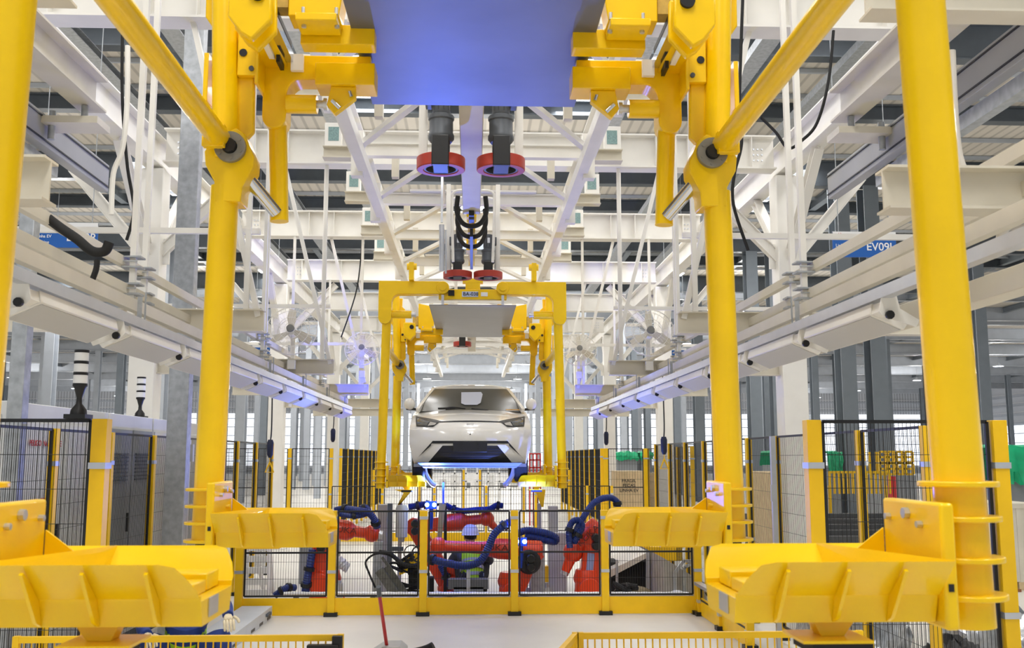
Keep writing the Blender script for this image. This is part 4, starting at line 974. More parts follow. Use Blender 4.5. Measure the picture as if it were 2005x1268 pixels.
for k in range(9):
    x0, y0 = 770+rr.random()*50, 1085+rr.random()*55
    m.path([W(x0, y0, 14.1+rr.random()*.3), W(x0+rr.uniform(-18, 18), y0+rr.uniform(-14, 14), 14.1), W(x0+rr.uniform(-26, 26), y0+rr.uniform(-10, 20), 14.2), W(x0+rr.uniform(-30, 30), y0+rr.uniform(0, 25), 14.2)], rr.uniform(.012, .024), 8)
m.path([W(735, 1150, 13.9), W(722, 1120, 13.9), W(716, 1100, 13.9), W(730, 1086, 13.9), W(748, 1082, 13.9)], .014, 8)
m.path([W(742, 1080, 14.0), W(765, 1085, 14.0), W(790, 1104, 14.0), W(822, 1108, 14.0)], .03, 8)
m.build('cable_loom', RUB, t)
m = MB().bb(W(800, 1120, 14.3), W(822, 1150, 14.5)).tube(W(812, 1118, 14.2), W(812, 1118, 14.5), .1, 18).bb(W(838, 1130, 14.3), W(850, 1165, 14.5)); m.build('gripper_head', RUB, t)
MB().ext([W(780, 1102, 14.5), W(826, 1076, 14.5), W(826, 1098, 14.5), W(800, 1118, 14.5), W(782, 1126, 14.5)], (0, .05, 0)).build('yellow_guard', YEL2, t)
MB().ring(W(822, 1084, 13.95), (0, 1, 0), .12, .10, .03).ring(W(806, 1044+38, 14.0), (0, 1, 0), .11, .095, .02).build('cable_ring', BLK, t)
t = thing('machine_bed', 'low grey bench on a thin post in front of the crouching person', 'machine', (W(915, 1165, 13.9).x, 13.9, 0))
MB().bb(W(877, 1134, 13.8), W(956, 1149, 14.0)).build('bed', mat('bench_grey', (112, 114, 116), .5, .2, .1, 6), t)
MB().bar(W(917, 1115, 13.8), W(917, 1170, 13.8), .05, .05, up=(0, 1, 0)).build('bed_post', ALU, t)
MB().bb(W(888, 1149, 13.8), W(946, 1168, 14.0)).build('bed_base', CBG, t)
t = thing('hydraulic_unit', 'cluster of silver valves low between the middle and right robots', 'machine', (W(1055, 1165, 15).x, 14.9, 0))
m = MB()
for k in range(5):
    x = 1030+k*10; m.tube(W(x, 1165, 14.8), W(x, 1140-(k % 2)*8, 14.8), .03, 12); m.bb(W(x-4, 1150, 14.75), W(x+5, 1158, 14.9))
m.build('valve', ALU, t)
MB().bb(W(1024, 1155, 14.9), W(1072, 1172, 15.1)).build('manifold', DST, t)
MB().bb(W(1048, 1108, 15.2), W(1072, 1136, 15.4)).build('yellow_box', YEL2, t)
t = thing('valve_block', 'small silver valve block at the left foot of the cell, beside the yellow frame', 'machine', (W(665, 1160, 14).x, 14, 0))
MB().bb(W(657, 1142, 13.9), (W(672, 1160, 14.0).x, 14.0, 0)).tube(W(664, 1136, 13.95), W(664, 1168, 13.95), .03, 12).build('block', ALU, t)
# left: motors, ladder, plastic
t = thing('step_ladder', 'white aluminium step ladder standing in the left corner of the cell', 'ladder', (W(505, 1165, 15).x, 15, 0))
m = MB()
for x0, x1, o in ((478, 484, 0), (522, 527, 0), (512, 500, .8), (530, 528, .8)): m.bar(W(x0+4, 1174 if not o else 1160, 14.6+o), W(x1, 1060, 14.9), .05, .03)
m.build('stile', PWH, t)
for k in range(5): MB().bar(W(480+k, 1160-k*22, 14.62), W(524, 1160-k*22, 14.62), .03, .09).build('step', PWH, t)
MB().path([W(650, 1100, 14.4), W(665, 1098, 14.4), W(675, 1108, 14.4), W(682, 1112, 14.4)], .07, 10, 5, .12).build('plastic_bag', mat('milky_plastic', (216, 216, 220), .4, 0, .1, 10, bump=.8), None, 'crumpled milky plastic bag hanging left of the first fence post', 'bag')
MB().bb((-2.75, 16.4, 0), (-2.2, 17.2, .95)).bb((-2.7, 16.35, .5), (-2.5, 16.4, .9)).build('machine_cabinet', CBG, None, 'grey machine cabinet behind the ladder', 'cabinet', bevel=.01)
# silver tube along the fence foot and toe beam
t = thing('corrugated_tube', 'silver corrugated tube lying along the inside foot of the low fence', 'tube', (0, 13.45, 0))
MB().path([W(x, 1163, 13.45) for x in range(556, 1352, 12)], .034, 10, 1, .06).build('tube', SILT, t)
for x in range(580, 1350, 150): q = W(x, 1163, 13.45); MB().bb((q.x-.03, 13.4, 0), (q.x+.03, 13.5, q.z-.03)).build('support_block', DST, t)
# right side of the cell: pit cover, ramp and helmet
t = thing('pit_machine', 'dark machine opening under a sloping white cover at the right of the cell', 'machine', (2.4, 15.5, 0))
MB().ext([W(1189, 1118, 15), W(1270, 1080, 15), W(1270, 1090, 15), W(1189, 1133, 15)], (0, 1.2, 0)).build('white_cover', CRM, t)
MB().bb(W(1189, 1160, 15.3), W(1262, 1092, 15.9)).build('recess_shade_box', mat('recess_shade', (38, 38, 38), .8), t)  # solid dark box; the shade of the opening is put into its colour
MB().bar(W(1208, 1165, 15), W(1208, 1095, 15), .035, .035, up=(0, 1, 0)).build('leg', ALU, t); MB().bar(W(1268, 1170, 15), W(1268, 1078, 15), .05, .05, up=(0, 1, 0)).build('leg', ALU, t)
t = thing('scrap_heap', 'low heap of dark hoses and sacking on the floor behind the right fence panel', 'heap', (2.05, 14.3, 0))
m = MB()
for k in range(8): m.path([W(1195+rr.random()*55, 1158-rr.random()*12, 14.2), W(1200+rr.random()*50, 1150-rr.random()*10, 14.3), W(1200+rr.random()*55, 1160, 14.3)], .03, 8)
m.build('hose_pile', RUB, t); MB().ball(W(1238, 1160, 14.4), .2, 18, (1.4, .8, .5)).build('sacking', mat('sacking', (140, 126, 100), .9, 0, .3, 20, bump=1), t)
CON = mat('rough_concrete', (176, 170, 158), .8, 0, .15, 8, bump=.4)
MB().ext([(2.66, 14.0, 0), (2.66, 14.0, .62), (3.1, 14.0, .35), (3.25, 14.0, .1), (3.25, 14.0, 0)], (0, 3.0, 0)).build('concrete_block', CON, None, 'sloping concrete block behind the right end of the fence', 'block')
MB().ball((2.80, 13.8, .10), .14, 20, (1, 1.2, .8)).lathe([(.15, 0), (.17, .005), (.15, .012)], (2.80, 13.8, .08), (0, 0, 1), 24).build('safety_helmet', HLM, None, 'white safety helmet lying behind the right end of the low fence', 'helmet')
m = MB()
for (a, b) in (((1321, 1162), (1322, 1120)), ((1322, 1120), (1338, 1098)), ((1338, 1098), (1356, 1098)), ((1340, 1162), (1340, 1110)), ((1340, 1110), (1352, 1104))): m.bar(W(a[0], a[1], 13.9), W(b[0], b[1], 13.9), .04, .04)
m.build('bent_barrier', GAL, None, 'bent grey tube barrier at the right end of the low fence', 'frame')
MB().bb(W(1242, 1070, 17), W(1325, 1092, 17.5)).bb((2.82, 17.02, 0), (3.0, 17.46, 1.0)).build('yellow_machine', YEL2, None, 'yellow machine beam showing under the right yellow wheel tray', 'machine', bevel=.01)


# blue lamps of the camera heads
def blue(px, py, D, lab, pw):
    p = W(px, py, D)
    t = thing('vision_lamp', lab, 'lamp', tuple(p-V((0, 0, .1))), 'blue vision lamps')
    MB().bb(p+V((-.02, .01, -.06)), p+V((.14, .09, .05))).path([p+V((.06, .05, -.05)), p+V((.06, .07, -.2)), p+V((.05, .1, -.35))], .03, 8).build('camera_head', mat('anodised_blue', (30, 70, 190), .4, .3), t)
    m = MB()
    for k in (0, .105): m.lathe([(.01, -.02), (.026, -.015), (.03, .01)], p+V((k, -.0, 0)), (0, 1, 0), 16)
    m.build('lamp_lens', GLOW, t)
    if px < 900: MB().bar(p+V((.1, .06, 0)), V((W(872, 990, 14.8).x, 14.76, p.z)), .04, .04).build('lamp_arm', BLK, t)
    l = bpy.data.lights.new('blue_lamp_light', 'SPOT'); l.spot_size = math.radians(150); l.spot_blend = .6; l.energy = pw; l.color = (.12, .22, 1.0); l.shadow_soft_size = .05
    for tx in ((-2.0, 17.8, E+1.8), (1.95, 17.8, E+1.8)):  # extra spots added to throw blue light on the far fans
        l2 = bpy.data.lights.new('blue_lamp_light', 'SPOT'); l2.spot_size = math.radians(34); l2.spot_blend = .7; l2.energy = 1100; l2.color = (.04, .10, 1.0); l2.shadow_soft_size = .04
        o2 = bpy.data.objects.new('blue_lamp_light', l2); C.objects.link(o2); o2.location = p+V((.05, .12, .12)); o2.rotation_euler = (V(tx)-o2.location).to_track_quat('-Z', 'Y').to_euler()
    o = bpy.data.objects.new('blue_lamp_light', l); C.objects.link(o); o.location = p+V((.05, -.04, .09)); o.rotation_euler = (PI+.36, 0, 0)
blue(836, 988, 14.6, 'pair of glowing blue lamps at the top left of the cell centre', 640)
blue(1012, 1060, 13.7, 'pair of glowing blue lamps just behind the middle fence post', 300)
t = thing('sensor_mast', 'dark mast with blue rod and tan plate, right of the upper blue lamps', 'mast', (W(870, 1160, 14.7).x, 14.7, 0))
MB().bar(W(872, 1165, 14.8), W(872, 990, 14.8), .045, .05, up=(0, 1, 0)).build('mast', BLK, t)
MB().bar(W(868, 990, 14.7), W(868, 944, 14.7), .03, .03, up=(0, 1, 0)).build('rod', mat('rod_blue', (60, 90, 220), .3), t)
MB().ext([W(860, 986, 14.6), W(873, 986, 14.6), W(870, 1010, 14.6), W(865, 1052, 14.6), W(856, 1052, 14.6)], (0, .02, 0)).build('tan_plate', mat('tan_plate', (150, 138, 104), .5), t)
# brackets under the far hanger, hanging from the line fixtures
for px, s in ((790, -1), (1050, 1)):
    t = thing('pickup_bracket', 'yellow triangular bracket on a slim post below the far %s wheel tray' % side(s), 'bracket', (W(px, 1100, 15.6).x, 15.6, 0))
    a = W(px-18, 958, 15.6); b = W(px+18, 958, 15.6); c = W(px-s*-14, 992, 15.6)
    MB().ext([a, b, c, c+V((-s*.03, 0, 0)), a.lerp(b, .5)+V((0, 0, -.05))], (0, .06, 0)).build('triangle_plate', YEL2, t)
    MB().bar(W(px-s*-6, 985, 15.7), V((W(px-s*-6, 985, 15.7).x, 15.7, 0)), .06, .06, up=(0, 1, 0)).build('slim_post', MGY, t)
# broad floor plinth and shelving far behind under the car
t = thing('wire_shelving', 'white wire shelving with bins far behind the car, between its wheels', 'shelving', (0, 38, 0))
m = MB()
for x in [-1.9+i*.42 for i in range(10)]: m.bar((x, 38, 0), (x, 38, 1.9), .05, .05, up=(0, 1, 0))
for z in (.8, 1.1, 1.4, 1.7, 1.88): m.bar((-1.9, 38, z), (1.9, 38, z), .05, .05)
m.build('rack_frame', PWH, t)
for i in range(8):
    x = -1.7+i*.45; MB().bb((x, 38, .85), (x+.3, 38.4, 1.05+.15*(i % 3))).build('bin', PWH if i % 3 else CBG, t)
t = thing('red_trolley', 'red wire trolley seen just right of the car', 'trolley', (W(1047, 945, 30).x, 30, 0))
m = MB()
for px in (1037, 1044, 1051, 1058): a = W(px, 888, 30); m.bar(a, V((a.x, 30, 0)), .04, .04, up=(0, 1, 0))
for py in (888, 900, 915, 930): m.bar(W(1036, py, 30), W(1059, py, 30), .04, .04)
m.build('trolley_frame', RTX, t)
MB().bb(W(1038, 930, 30), W(1058, 945, 30.5)).build('trolley_load', DST, t)

# ------------------------------------------------------------------ left side: cabinets and signal towers
for i, (y0, y1, m_, lab) in enumerate(((8.3, 10.55, CAB, 'white electrical cabinet behind the left fence nearest the viewer'), (10.6, 12.0, CBG, 'grey electrical cabinet with louvres behind the left fence'), (12.05, 14.2, CAB, 'white electrical cabinet farthest back behind the left fence'))):
    t = thing('electrical_cabinet', lab, 'cabinet', (-4.3, (y0+y1)/2, 0), 'electrical cabinets')
    xo = -4.9 if i == 0 else -4.18
    bd = MB().bb((xo, y0, .1), (-3.78, y1, 2.46)).build('body', m_ if i != 1 else CAB, t, bevel=.008)
    n = 2
    for k in range(n):
        a, b = y0+(y1-y0)*k/n, y0+(y1-y0)*(k+1)/n
        d = MB().bb((-3.78, a+.02, .15), (-3.765, b-.02, 2.3)).build('door', m_, t, bevel=.003)
        MB().bb((-3.765, b-.1, 1.2), (-3.745, b-.07, 1.4)).build('handle', BLK, d)
        if i == 1:
            m = MB()
            for z in range(8): m.bb((-3.768, a+.1, 1.75+z*.04), (-3.75, b-.15, 1.765+z*.04))
            m.build('louvre', DST, d)
    MB().bb((xo+.05, y0+.05, 0), (-3.82, y1-.05, .1)).build('plinth', DST, t)
    if i == 0:
        ROT = Matrix.Rotation(PI/2, 3, 'Z') @ FACE
        MB().bb((-4.85, y0-.012, .2), (-3.83, y0, 2.35)).build('door', m_, t)
        text('red_lettering', 'PERIGO  NAO ENTRE', .07, RTX, bd, (-3.755, 9.0, 2.12), ROT)
        text('red_lettering', 'ALTA TENSAO', .07, RTX, bd, (-3.755, 9.0, 1.62), ROT)
def stack(x, y, z, k, lab):
    t = thing('signal_tower', lab, 'signal lamp', (x, y, z), 'signal towers')
    P = lambda h: (x, y, z+h*k)
    MB().bb((x-.07*k, y-.07*k, z), (x+.07*k, y+.07*k, z+.03*k)).lathe([(.055*k, .02*k), (.05*k, .06*k), (.02*k, .10*k), (.018*k, .14*k), (.035*k, .2*k), (.045*k, .22*k)], P(0), (0, 0, 1), 20).build('base', BLK, t)
    for i in range(3): MB().lathe([(.045*k, 0), (.045*k, .055*k)], P(.235+i*.075), (0, 0, 1), 24).build('lens', PWH, t)
    m = MB()
    for i in range(4): m.lathe([(.047*k, 0), (.047*k, .018*k)], P(.215+i*.075), (0, 0, 1), 24)
    m.build('band', BLK, t)
stack(-2.48, 6.4, 2.24, .95, 'large black and white signal tower on the near left fence frame')
stack(-4.0, 12.2, 2.46, 1.1, 'smaller black and white signal tower on top of the far white cabinet')
# hanging push-button pendants with pull rings
for px, py, D, lab, ring in ((529, 878, 13.49, 'dark pendant control with a yellow triangular pull ring, left', 1), (1300, 872, 13.49, 'dark pendant control with a yellow triangular pull ring, right', 1), (652, 852, 18.06, 'small dark pendant control without a ring, left of the fence rows', 0), (1187, 858, 18.06, 'small dark pendant control without a ring, right', 0)):
    p = W(px, py, D)
    t = thing('pendant_control', lab, 'controller', tuple(p-V((0, 0, .3))), 'hanging pendant controls')
    MB().lathe([(.02, -.12), (.04, -.08), (.045, .08), (.03, .12)], p, (0, 0, 1), 12).build('body', mat('pendant_navy', (28, 36, 66), .5), t)
    MB().path([p+V((0, 0, .1)), p+V((.01, 0, .3)), V((p.x, D, E+1.12))], .009, 6).build('cable', BLK, t)
    if ring:
        c = p+V((0, 0, -.27)); m = MB().path([c+V((0, 0, .09)), c+V((-.055, 0, -.04)), c+V((.055, 0, -.04)), c+V((0, 0, .09))], .011, 8, 1).path([p+V((0, 0, -.12)), c+V((0, 0, .09))], .006, 6, 1)
        m.build('pull_ring', YEL2, t)
# grey cable duct on the floor
t = thing('floor_cable_duct', 'long grey metal cable duct on the floor by the left end of the fence', 'duct', (-2.6, 11.5, 0))
MB().ext([(-2.88, 13.0, .0), (-2.88, 13.0, .15), (-2.50, 13.0, .15), (-2.50, 13.0, .0)], (0, -3.4, 0)).build('cover', mat('duct_grey', (196, 200, 204), .45, .15, .05, 5), t, bevel=.004)
m = MB()
for k in range(7): m.bb((-2.503, 12.9-k*.45, .015), (-2.497, 12.7-k*.45, .05))
m.build('side_slot', BLK, t)
m = MB()
for k in range(4): m.tube((-2.5, 12.8-k*.06, .09), (-2.47, 12.8-k*.06, .09), .02, 10)
m.build('side_fitting', MTR, t)
# floor jack with red handle
t = thing('floor_jack', 'grey floor jack with a long red handle leaning back in front of the fence', 'jack', (-.75, 10.0, 0))
a = W(757, 1262, 9.9); b = W(743, 1166, 9.3); c_ = W(741, 1148, 9.25)
MB().ext([(-1.02, 9.8, .0), (-.62, 9.8, .0), (-.62, 9.8, .17), (-.68, 9.8, .22), (-.84, 9.8, .22), (-1.0, 9.8, .12)], (0, .35, 0)).build('body', mat('jack_grey', (170, 170, 166), .5, .2, .1, 9), t, bevel=.008)
MB().tube(a, b, .017, 14).build('handle', mat('jack_red', (186, 34, 34), .4), t)
MB().tube(b, c_, .022, 14).build('grip', MTR, t)
MB().path([(-.62, 9.95, .13), (-.52, 9.95, .14), (-.42, 9.93, .17), (-.36, 9.92, .2)], .045, 12).build('roller_arm', RUB, t)

# ------------------------------------------------------------------ right side clutter
def crate(px0, px1, py0, D, dep, lab, h0=0.12, m_=WOOD, txt=None):
    a, b = W(px0, py0, D), W(px1, py0, D)
    t = thing('wooden_crate', lab, 'crate', ((a.x+b.x)/2, D+dep/2, 0), 'wooden crates')
    bd = MB().bb((a.x, D, h0), (b.x, D+dep, a.z)).build('body', m_, t, bevel=.01)
    m = MB()
    n = max(2, int((b.x-a.x)/.35))
    for k in range(n+1): x = a.x+(b.x-a.x)*k/n; m.bb((x-.04, D-.015, h0), (x+.04, D, a.z))
    m.bb((a.x, D-.02, a.z-.08), (b.x, D-.001, a.z)); m.build('batten', m_, bd)
    m = MB()
    for k in range(3): x = a.x+(b.x-a.x)*(k+.5)/3; m.bb((x-.06, D, 0), (x+.06, D+dep, h0))
    m.build('skid', WOOD, t)
    if txt:
        for i, s_ in enumerate(txt): text('stencil', s_, .13, TXT, bd, ((a.x*.7+b.x*.3)+.1, D-.03, a.z-.28-i*.14), FACE)
    return t
crate(1208, 1262, 922, 29.5, 1.2, 'pale wooden crate with dark stencilled lines behind the right rear fence', txt=['FRAGIL', 'PECAS', 'LINHA EV'])
crate(1262, 1296, 926, 31, 1.2, 'plain pale crate directly right of the stencilled one')
crate(1516, 1560, 924, 17.5, 1.5, 'brown plywood crate behind the right fence posts')
MB().bb((W(1180, 900, 33).x, 33, 0), (W(1206, 900, 33).x, 34, W(1180, 884, 33).z)).build('white_panel_stack', PWH, None, 'white upright panel left of the stencilled crate', 'panel')
def tarp(px0, px1, py0, py1, D, dep, lab):
    a, b = W(px0, py0, D), W(px1, py1, D); vs = []; n = 14; r2 = random.Random(px0)
    m = MB()
    top = [(a.x+(b.x-a.x)*i/n, a.z-.05*abs(i-n/2)/n+r2.uniform(-.04, .04)) for i in range(n+1)]
    for k, (oy, dz) in enumerate(((0, 1), (-.03, .62), (.0, .3), (.04, 0))):
        pass
    for i, (x, z) in enumerate(top):
        vs += [(x, D+dep, b.z), (x, D+dep*.9, z), (x, D+.06, z), (x+r2.uniform(-.03, .03), D+r2.uniform(-.06, .02), b.z+(z-b.z)*.6), (x+r2.uniform(-.04, .04), D+r2.uniform(-.08, .05), b.z+(z-b.z)*.3), (x, D+r2.uniform(-.05, .05), b.z+r2.uniform(-.05, .05))]
    m.add(vs, [(i*6+j, i*6+j+1, (i+1)*6+j+1, (i+1)*6+j) for i in range(n) for j in range(5)])
    m.build('green_tarpaulin', GRN, None, lab, 'tarpaulin')
    MB().bb((a.x+.05, D+.1, 0), (b.x-.05, D+dep-.1, min(a.z-.12, b.z+.02))).build('covered_load', CBG, None, 'grey load under the '+lab.split(' over')[0], 'load')
tarp(1950, 2050, 870, 945, 17, 1.6, 'bright green tarpaulin at the far right edge over grey machinery')
tarp(1620, 1652, 884, 925, 27, 1.6, 'green tarpaulin seen through the right foreground mesh over a pallet')
tarp(1206, 1250, 884, 900, 36, 1.5, 'small distant green tarpaulin strip above the stencilled crate over boxes')
tarp(1254, 1280, 884, 900, 36, 1.5, 'narrow distant green tarpaulin strip right of the wider one over boxes')
tarp(1518, 1542, 882, 912, 26, 1.5, 'green tarpaulin between the right fence posts over a stack')
# stacked yellow stillages
t = thing('stillage_stack', 'stack of small yellow steel frames far right, seen through the mesh', 'racks', (W(1757, 940, 24).x, 24, 0))
for r_ in range(2):
    for k in range(4):
        x0, x1 = W(1722+k*17, 900, 24).x, W(1736+k*17, 900, 24).x; z0, z1 = W(1722, 928-r_*23, 24).z, W(1722, 907-r_*23, 24).z
        m = MB()
        for x in (x0, x1): m.bar((x, 24, z0), (x, 24, z1), .05, .05, up=(0, 1, 0)).bar((x, 24.6, z0), (x, 24.6, z1), .05, .05, up=(0, 1, 0))
        for z in (z0, z1, (z0+z1)/2): m.bar((x0, 24, z), (x1, 24, z), .05, .05)
        m.build('yellow_frame', YEL2, t)
MB().bb((W(1722, 930, 24).x, 23.9, 0), (W(1790, 930, 24).x, 24.8, W(1722, 930, 24).z)).build('grey_base_stack', CBG, t)
MB().bb((W(1745, 935, 23).x, 23, 0), (W(1754, 935, 23).x, 23.2, W(1745, 932, 23).z)).build('fire_extinguisher', RTX, None, 'red upright cylinder in front of the yellow frames', 'extinguisher')
t = thing('guard_rail', 'row of low yellow bars behind the right foreground mesh', 'railing', (W(1670, 950, 21).x, 21, 0))
m = MB()
for k in range(14):
    a = W(1624+k*9, 924, 21); m.bar(a, V((a.x, 21, a.z-.45)), .04, .04, up=(0, 1, 0))
m.bar(W(1622, 924, 21), W(1742, 924, 21), .05, .05); m.build('rail_bars', YEL2, t)
for k in range(3): a = W(1624+k*55, 950, 21); MB().bar(V((a.x, 21, 0)), a, .05, .05, up=(0, 1, 0)).build('rail_leg', YEL2, t)
def heap(x, y, sx, sy, sz, m_, lab, name, seed, cat):
    r3 = random.Random(seed); m = MB(); n, k = 26, 12; vs = []
    for j in range(k+1):
        t_ = j/k*PI/2
        for i in range(n):
            a = 2*PI*i/n; q_ = 1+r3.uniform(-.10, .10)
            vs.append((x+sx*math.cos(a)*math.cos(t_)*q_, y+sy*math.sin(a)*math.cos(t_)*q_, max(0, sz*math.sin(t_)*q_)))
    m.add(vs, [(j*n+i, j*n+(i+1) % n, (j+1)*n+(i+1) % n, (j+1)*n+i) for j in range(k) for i in range(n)]+[tuple(range(k*n, k*n+n))])
    return m.build(name, m_, None, lab, cat)
heap(4.25, 11.3, .55, .8, .85, FOIL, 'bundle in crumpled shiny plastic behind the right foreground mesh', 'wrapped_bundle', 3, 'bundle')
heap(4.9, 9.6, .4, .6, .75, FOIL, 'smaller shiny plastic-wrapped bundle beside the larger one', 'wrapped_bundle', 4, 'bundle')
heap(5.6, 8.6, .7, .9, .9, FOIL, 'shiny plastic-wrapped bundle at the far right edge on the floor', 'wrapped_bundle', 5, 'bundle')
heap(4.0, 8.4, .35, .5, .5, mat('black_sack', (30, 30, 32), .5, bump=.6, nscale=12), 'low black sack at the foot of the right fence', 'black_sack', 6, 'sack')
PIPEM = mat('dark_profile', (84, 86, 88), .5, .2, .15, 10)
t = thing('steel_profile_stack', 'long stack of dark steel profiles lying behind the right mesh', 'profiles', (7.0, 19.8, 0))
for k in range(5): MB().bb((5.6, 19.2+k*.3, .01), (9.6, 19.4+k*.3, .5+.09*k)).build('profile', PIPEM, t)
crate(1945, 2040, 985, 15.2, 1.2, 'low grey-beige pallet of machine parts at right, below the green tarpaulin', m_=CRM)
MB().bar((8.2, 15, .02), (8.2, 26, .02), .08, .04).build('floor_rail', mat('rust', (150, 96, 60), .7, 0, .3, 30), None, 'thin rusty rail on the floor at right', 'rail')

# ------------------------------------------------------------------ people
def skinned(name, nodes, edges, m_, parent, root=0, sub=2):
    me = bpy.data.meshes.new(name); bm = bmesh.new(); L = bm.verts.layers.skin.verify(); r = parent
    while r.parent: r = r.parent
    vs = []
    for i, (p, rad) in enumerate(nodes):
        v = bm.verts.new(V(p)-ORG[r.name]); rr2 = rad if isinstance(rad, tuple) else (rad, rad)
        v[L].radius = rr2; v[L].use_root = (i == root); vs.append(v)
    for a, b in edges: bm.edges.new((vs[a], vs[b]))
    bm.to_mesh(me); bm.free(); me.materials.append(m_)
    o = bpy.data.objects.new(name, me); C.objects.link(o); o.parent = parent
    s = o.modifiers.new('skin', 'SKIN'); s.use_smooth_shade = True
    if sub: u = o.modifiers.new('subsurf', 'SUBSURF'); u.levels = sub; u.render_levels = sub
    return o
def hand(parent, wrist, d, up, m_, r=1.0):
    d = V(d).normalized(); up = V(up); up = (up-d*up.dot(d)).normalized(); sd = d.cross(up)
    w0 = V(wrist)
    nodes = [(w0, .026*r), (w0+d*.045*r, (.040*r, .022*r)), (w0+d*.085*r, (.038*r, .018*r))]; edges = [(0, 1), (1, 2)]
    h = skinned('palm', nodes, edges, m_, parent, 0, 1)
    for k, (off, ln) in enumerate(((-.032, .068), (-.011, .08), (.011, .076), (.031, .06))):
        b = w0+d*.08*r+sd*off*r
        skinned('finger', [(b-d*.01, .011*r), (b+d*ln*.42*r-up*.006*r, .0105*r), (b+d*ln*.75*r-up*.028*r, .010*r), (b+d*ln*.86*r-up*.056*r, .009*r)], [(0, 1), (1, 2), (2, 3)], m_, h, 0, 1)
    b = w0+d*.03*r-sd*.034*r
    skinned('thumb', [(b, .013*r), (b-sd*.03*r+d*.025*r-up*.012*r, .012*r), (b-sd*.038*r+d*.055*r-up*.028*r, .011*r)], [(0, 1), (1, 2)], m_, h, 0, 1)
    return h
def person(lab, base, J, top_m, leg_m, helmet=None, vest=None, gloves=False, face=(0, -1, 0), name='person', band=None):
    """J: joints pelvis, chest, neck, head, and per side shoulder, elbow, wrist, hip, knee, ankle, toe."""
    t = thing(name, lab, 'person', base)
    g = {k: V(v) for k, v in J.items()}
    g['collar'] = g['chest'].lerp(g['neck'], .55)
    order = ['pelvis', 'waist', 'chest', 'neck', 'head']
    rad = {'pelvis': (.13, .11), 'waist': (.12, .10), 'chest': (.15, .11), 'neck': .052, 'collar': (.085, .075), 'head': (.075, .085), 'shoulder': .06, 'elbow': .044, 'wrist': .03, 'hip': .085, 'knee': .062, 'ankle': .042, 'toe': .035}
    def net(keys, grow):
        idx = {k: i for i, k in enumerate(keys)}; nodes = []
        for k in keys:
            r_ = rad[k.split('_')[0]]; r_ = r_ if isinstance(r_, tuple) else (r_, r_)
            nodes.append((g[k], (r_[0]+grow, r_[1]+grow)))
        ed = []
        for a, b in (('pelvis', 'waist'), ('waist', 'chest'), ('chest', 'collar'), ('collar', 'neck'), ('neck', 'head')):
            if a in idx and b in idx: ed.append((idx[a], idx[b]))
        for s_ in ('L', 'R'):
            ch_ = ['chest', 'shoulder_'+s_, 'elbow_'+s_, 'wrist_'+s_]
            for a, b in zip(ch_, ch_[1:]):
                if a in idx and b in idx: ed.append((idx[a], idx[b]))
            ch_ = ['pelvis', 'hip_'+s_, 'knee_'+s_, 'ankle_'+s_, 'toe_'+s_]
            for a, b in zip(ch_, ch_[1:]):
                if a in idx and b in idx: ed.append((idx[a], idx[b]))
        return nodes, ed
    allk = list(g.keys())
    n_, e_ = net(allk, 0); body_ = skinned('body', n_, e_, SKIN, t)
    tk = [k for k in allk if k.split('_')[0] in ('pelvis', 'waist', 'chest', 'collar', 'shoulder', 'elbow', 'wrist')]
    n_, e_ = net(tk, .022); skinned('jacket', n_, e_, top_m, body_)
    lk = [k for k in allk if k.split('_')[0] in ('pelvis', 'hip', 'knee', 'ankle')]
    n_, e_ = net(lk, .018); skinned('trousers', n_, e_, leg_m, body_)
    for s_ in ('L', 'R'):
        for q0, q1, r0_, r1_, mm, nm_ in (('elbow_', 'wrist_', .05, .046, top_m, 'cuff'), ('knee_', 'ankle_', .07, .066, leg_m, 'trouser_hem')):
            p0, p1 = g[q0+s_], g[q1+s_]; dd_ = (p1-p0).normalized()
            MB().tube(p1-dd_*.10, p1+dd_*.018, r0_, 20, r1_).build(nm_, mm, body_, bevel=.006)
    f = V(face).normalized(); hd = g['head']; sd = f.cross(V((0, 0, 1))).normalized(); up = V((0, 0, 1))
    MB().ball(hd+up*.02, .088, 20, (.95, 1.05, 1.2)).build('head_shape', SKIN, body_)
    m = MB()
    for q_ in (-1, 1): m.ball(hd+f*.083+sd*.032*q_+up*.02, .012, 10)
    m.build('eye', PWH, body_)
    m = MB()
    for q_ in (-1, 1): m.ball(hd+f*.092+sd*.032*q_+up*.02, .006, 8)
    m.build('pupil', BLK, body_)
    MB().ball(hd+f*.098-up*.012, .016, 10, (.8, 1, 1.5)).build('nose', SKIN, body_)
    MB().ball(hd+f*.085-up*.05, .02, 10, (1.2, .5, .35)).build('mouth', mat('lips', (150, 90, 80), .6), body_)
    m = MB()
    for q_ in (-1, 1): m.ball(hd+sd*.087*q_+up*.01, .022, 10, (.5, .8, 1.3))
    m.build('ear', SKIN, body_)
    MB().ball(hd-f*.012+up*.045, .094, 18, (.98, 1.05, 1.05)).build('hair', mat('dark_hair', (34, 28, 26), .7), body_)
    if helmet: 
        MB().lathe([(.135, 0), (.132, .012), (.122, .02), (.12, .06), (.10, .11), (.06, .145), (.001, .155)], hd-f*.01+up*.05, (0, 0, 1), 28).bar(hd+f*.1+up*.058, hd+f*.17+up*.05, .16, .008).build('safety_helmet', helmet, body_)
    if vest:
        c0, c1 = g['waist'], g['chest']
        ax = (c1-c0).normalized(); m = MB(); s_ = [(.165, -.12), (.16, 0), (.17, .1), (.18, .2), (.17, .28), (.10, .34)]
        m.lathe(s_, c0-ax*.04, ax, 24); vv = m.build('vest', vest, body_)
        for h_ in (-.05, .06, .17): MB().ring(c0-ax*.04+ax*h_, ax, .172+.006*(h_ > 0), .15, .05, 28).build('reflective_band', band or VGR, vv)
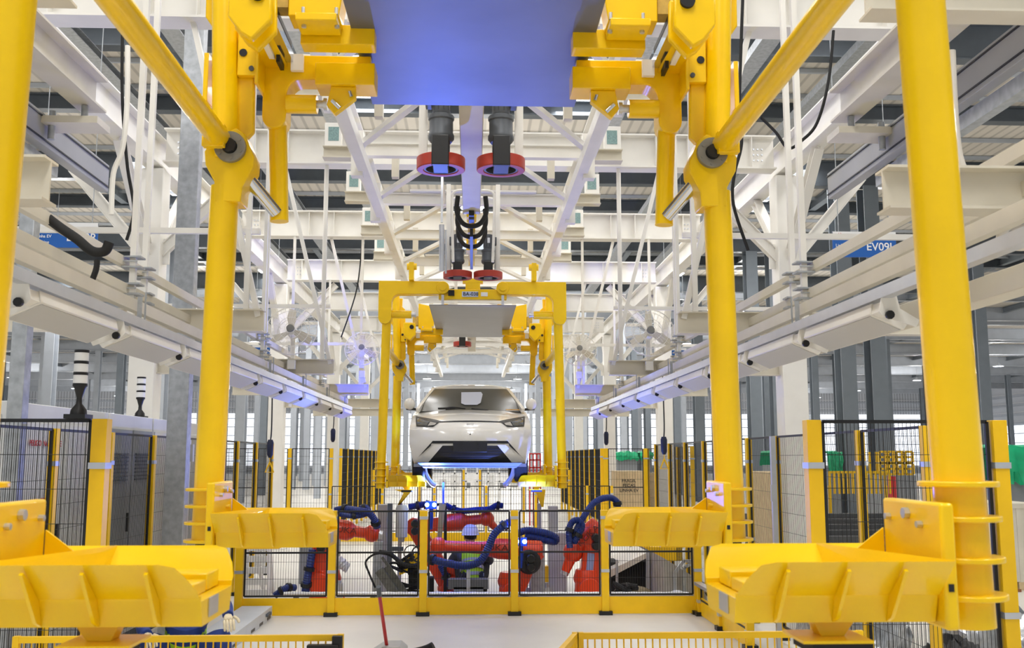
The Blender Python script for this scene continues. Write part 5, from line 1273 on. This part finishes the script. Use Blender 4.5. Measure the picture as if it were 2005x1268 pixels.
    for s_ in ('L', 'R'):
        if 'wrist_'+s_ in g:
            d_ = g['wrist_'+s_]-g['elbow_'+s_]
            hand(body_, g['wrist_'+s_], d_, (0, -.3, 1), GLV if gloves else SKIN, 1.2 if gloves else 1.0)
        if 'toe_'+s_ in g:
            a_, b_ = g['ankle_'+s_], g['toe_'+s_]
            MB().bar(a_+V((0, 0, -.045))-(b_-a_).normalized()*.06, b_+V((0, 0, -.01)), .095, .09).build('boot', BLK, body_, bevel=.02)
    return t
# helmeted person crouching in the cell, back half-turned
c = W(922, 1045, 15.0); x, y = c.x, 15.0
person('person in white helmet and striped green vest crouching, back turned, behind the middle robot', (x, y, 0), {
  'pelvis': (x+.03, y-.18, .24), 'waist': (x+.02, y-.12, .36), 'chest': (x, y-.03, .55), 'neck': (x-.01, y+.05, .71), 'head': (x-.01, y+.10, .81),
  'shoulder_L': (x+.19, y-.02, .61), 'elbow_L': (x+.30, y+.14, .46), 'wrist_L': (x+.20, y+.34, .48), 'shoulder_R': (x-.19, y-.02, .61), 'elbow_R': (x-.30, y+.14, .46), 'wrist_R': (x-.20, y+.34, .48),
  'hip_L': (x+.13, y-.17, .24), 'knee_L': (x+.22, y+.20, .44), 'ankle_L': (x+.18, y-.02, .09), 'toe_L': (x+.20, y+.16, .05), 'hip_R': (x-.08, y-.17, .24), 'knee_R': (x-.18, y+.20, .44), 'ankle_R': (x-.15, y-.02, .09), 'toe_R': (x-.17, y+.16, .05)},
  mat('dark_shirt', (60, 64, 74), .8), mat('dark_trousers', (34, 36, 42), .8), HLM, VST, face=(-.25, 1, -.15))
# crouching worker in blue coveralls behind the left foreground tray
hx, hz = -2.10, .62
Yp = 9.0
person('person in blue coveralls and pale glove crouching behind the left foreground tray', (-2.45, Yp+.2, 0), {
  'pelvis': (-2.56, Yp+.35, .28), 'waist': (-2.54, Yp+.27, .42), 'chest': (-2.50, Yp+.13, .62), 'neck': (-2.48, Yp+.04, .79), 'head': (-2.47, Yp-.02, .91),
  'shoulder_L': (-2.30, Yp+.12, .70), 'elbow_L': (-2.165, Yp+.14, .735), 'wrist_L': (-2.10, Yp-.05, .655), 'shoulder_R': (-2.70, Yp+.12, .68), 'elbow_R': (-2.82, Yp-.10, .56), 'wrist_R': (-2.72, Yp-.26, .53),
  'hip_L': (-2.44, Yp+.33, .28), 'knee_L': (-2.12, Yp-.10, .50), 'ankle_L': (-2.16, Yp+.16, .09), 'toe_L': (-2.13, Yp-.02, .05), 'hip_R': (-2.66, Yp+.33, .28), 'knee_R': (-2.78, Yp-.10, .48), 'ankle_R': (-2.74, Yp+.16, .09), 'toe_R': (-2.78, Yp-.02, .05)},
  COV, COV, None, COV, gloves=True, band=VST)
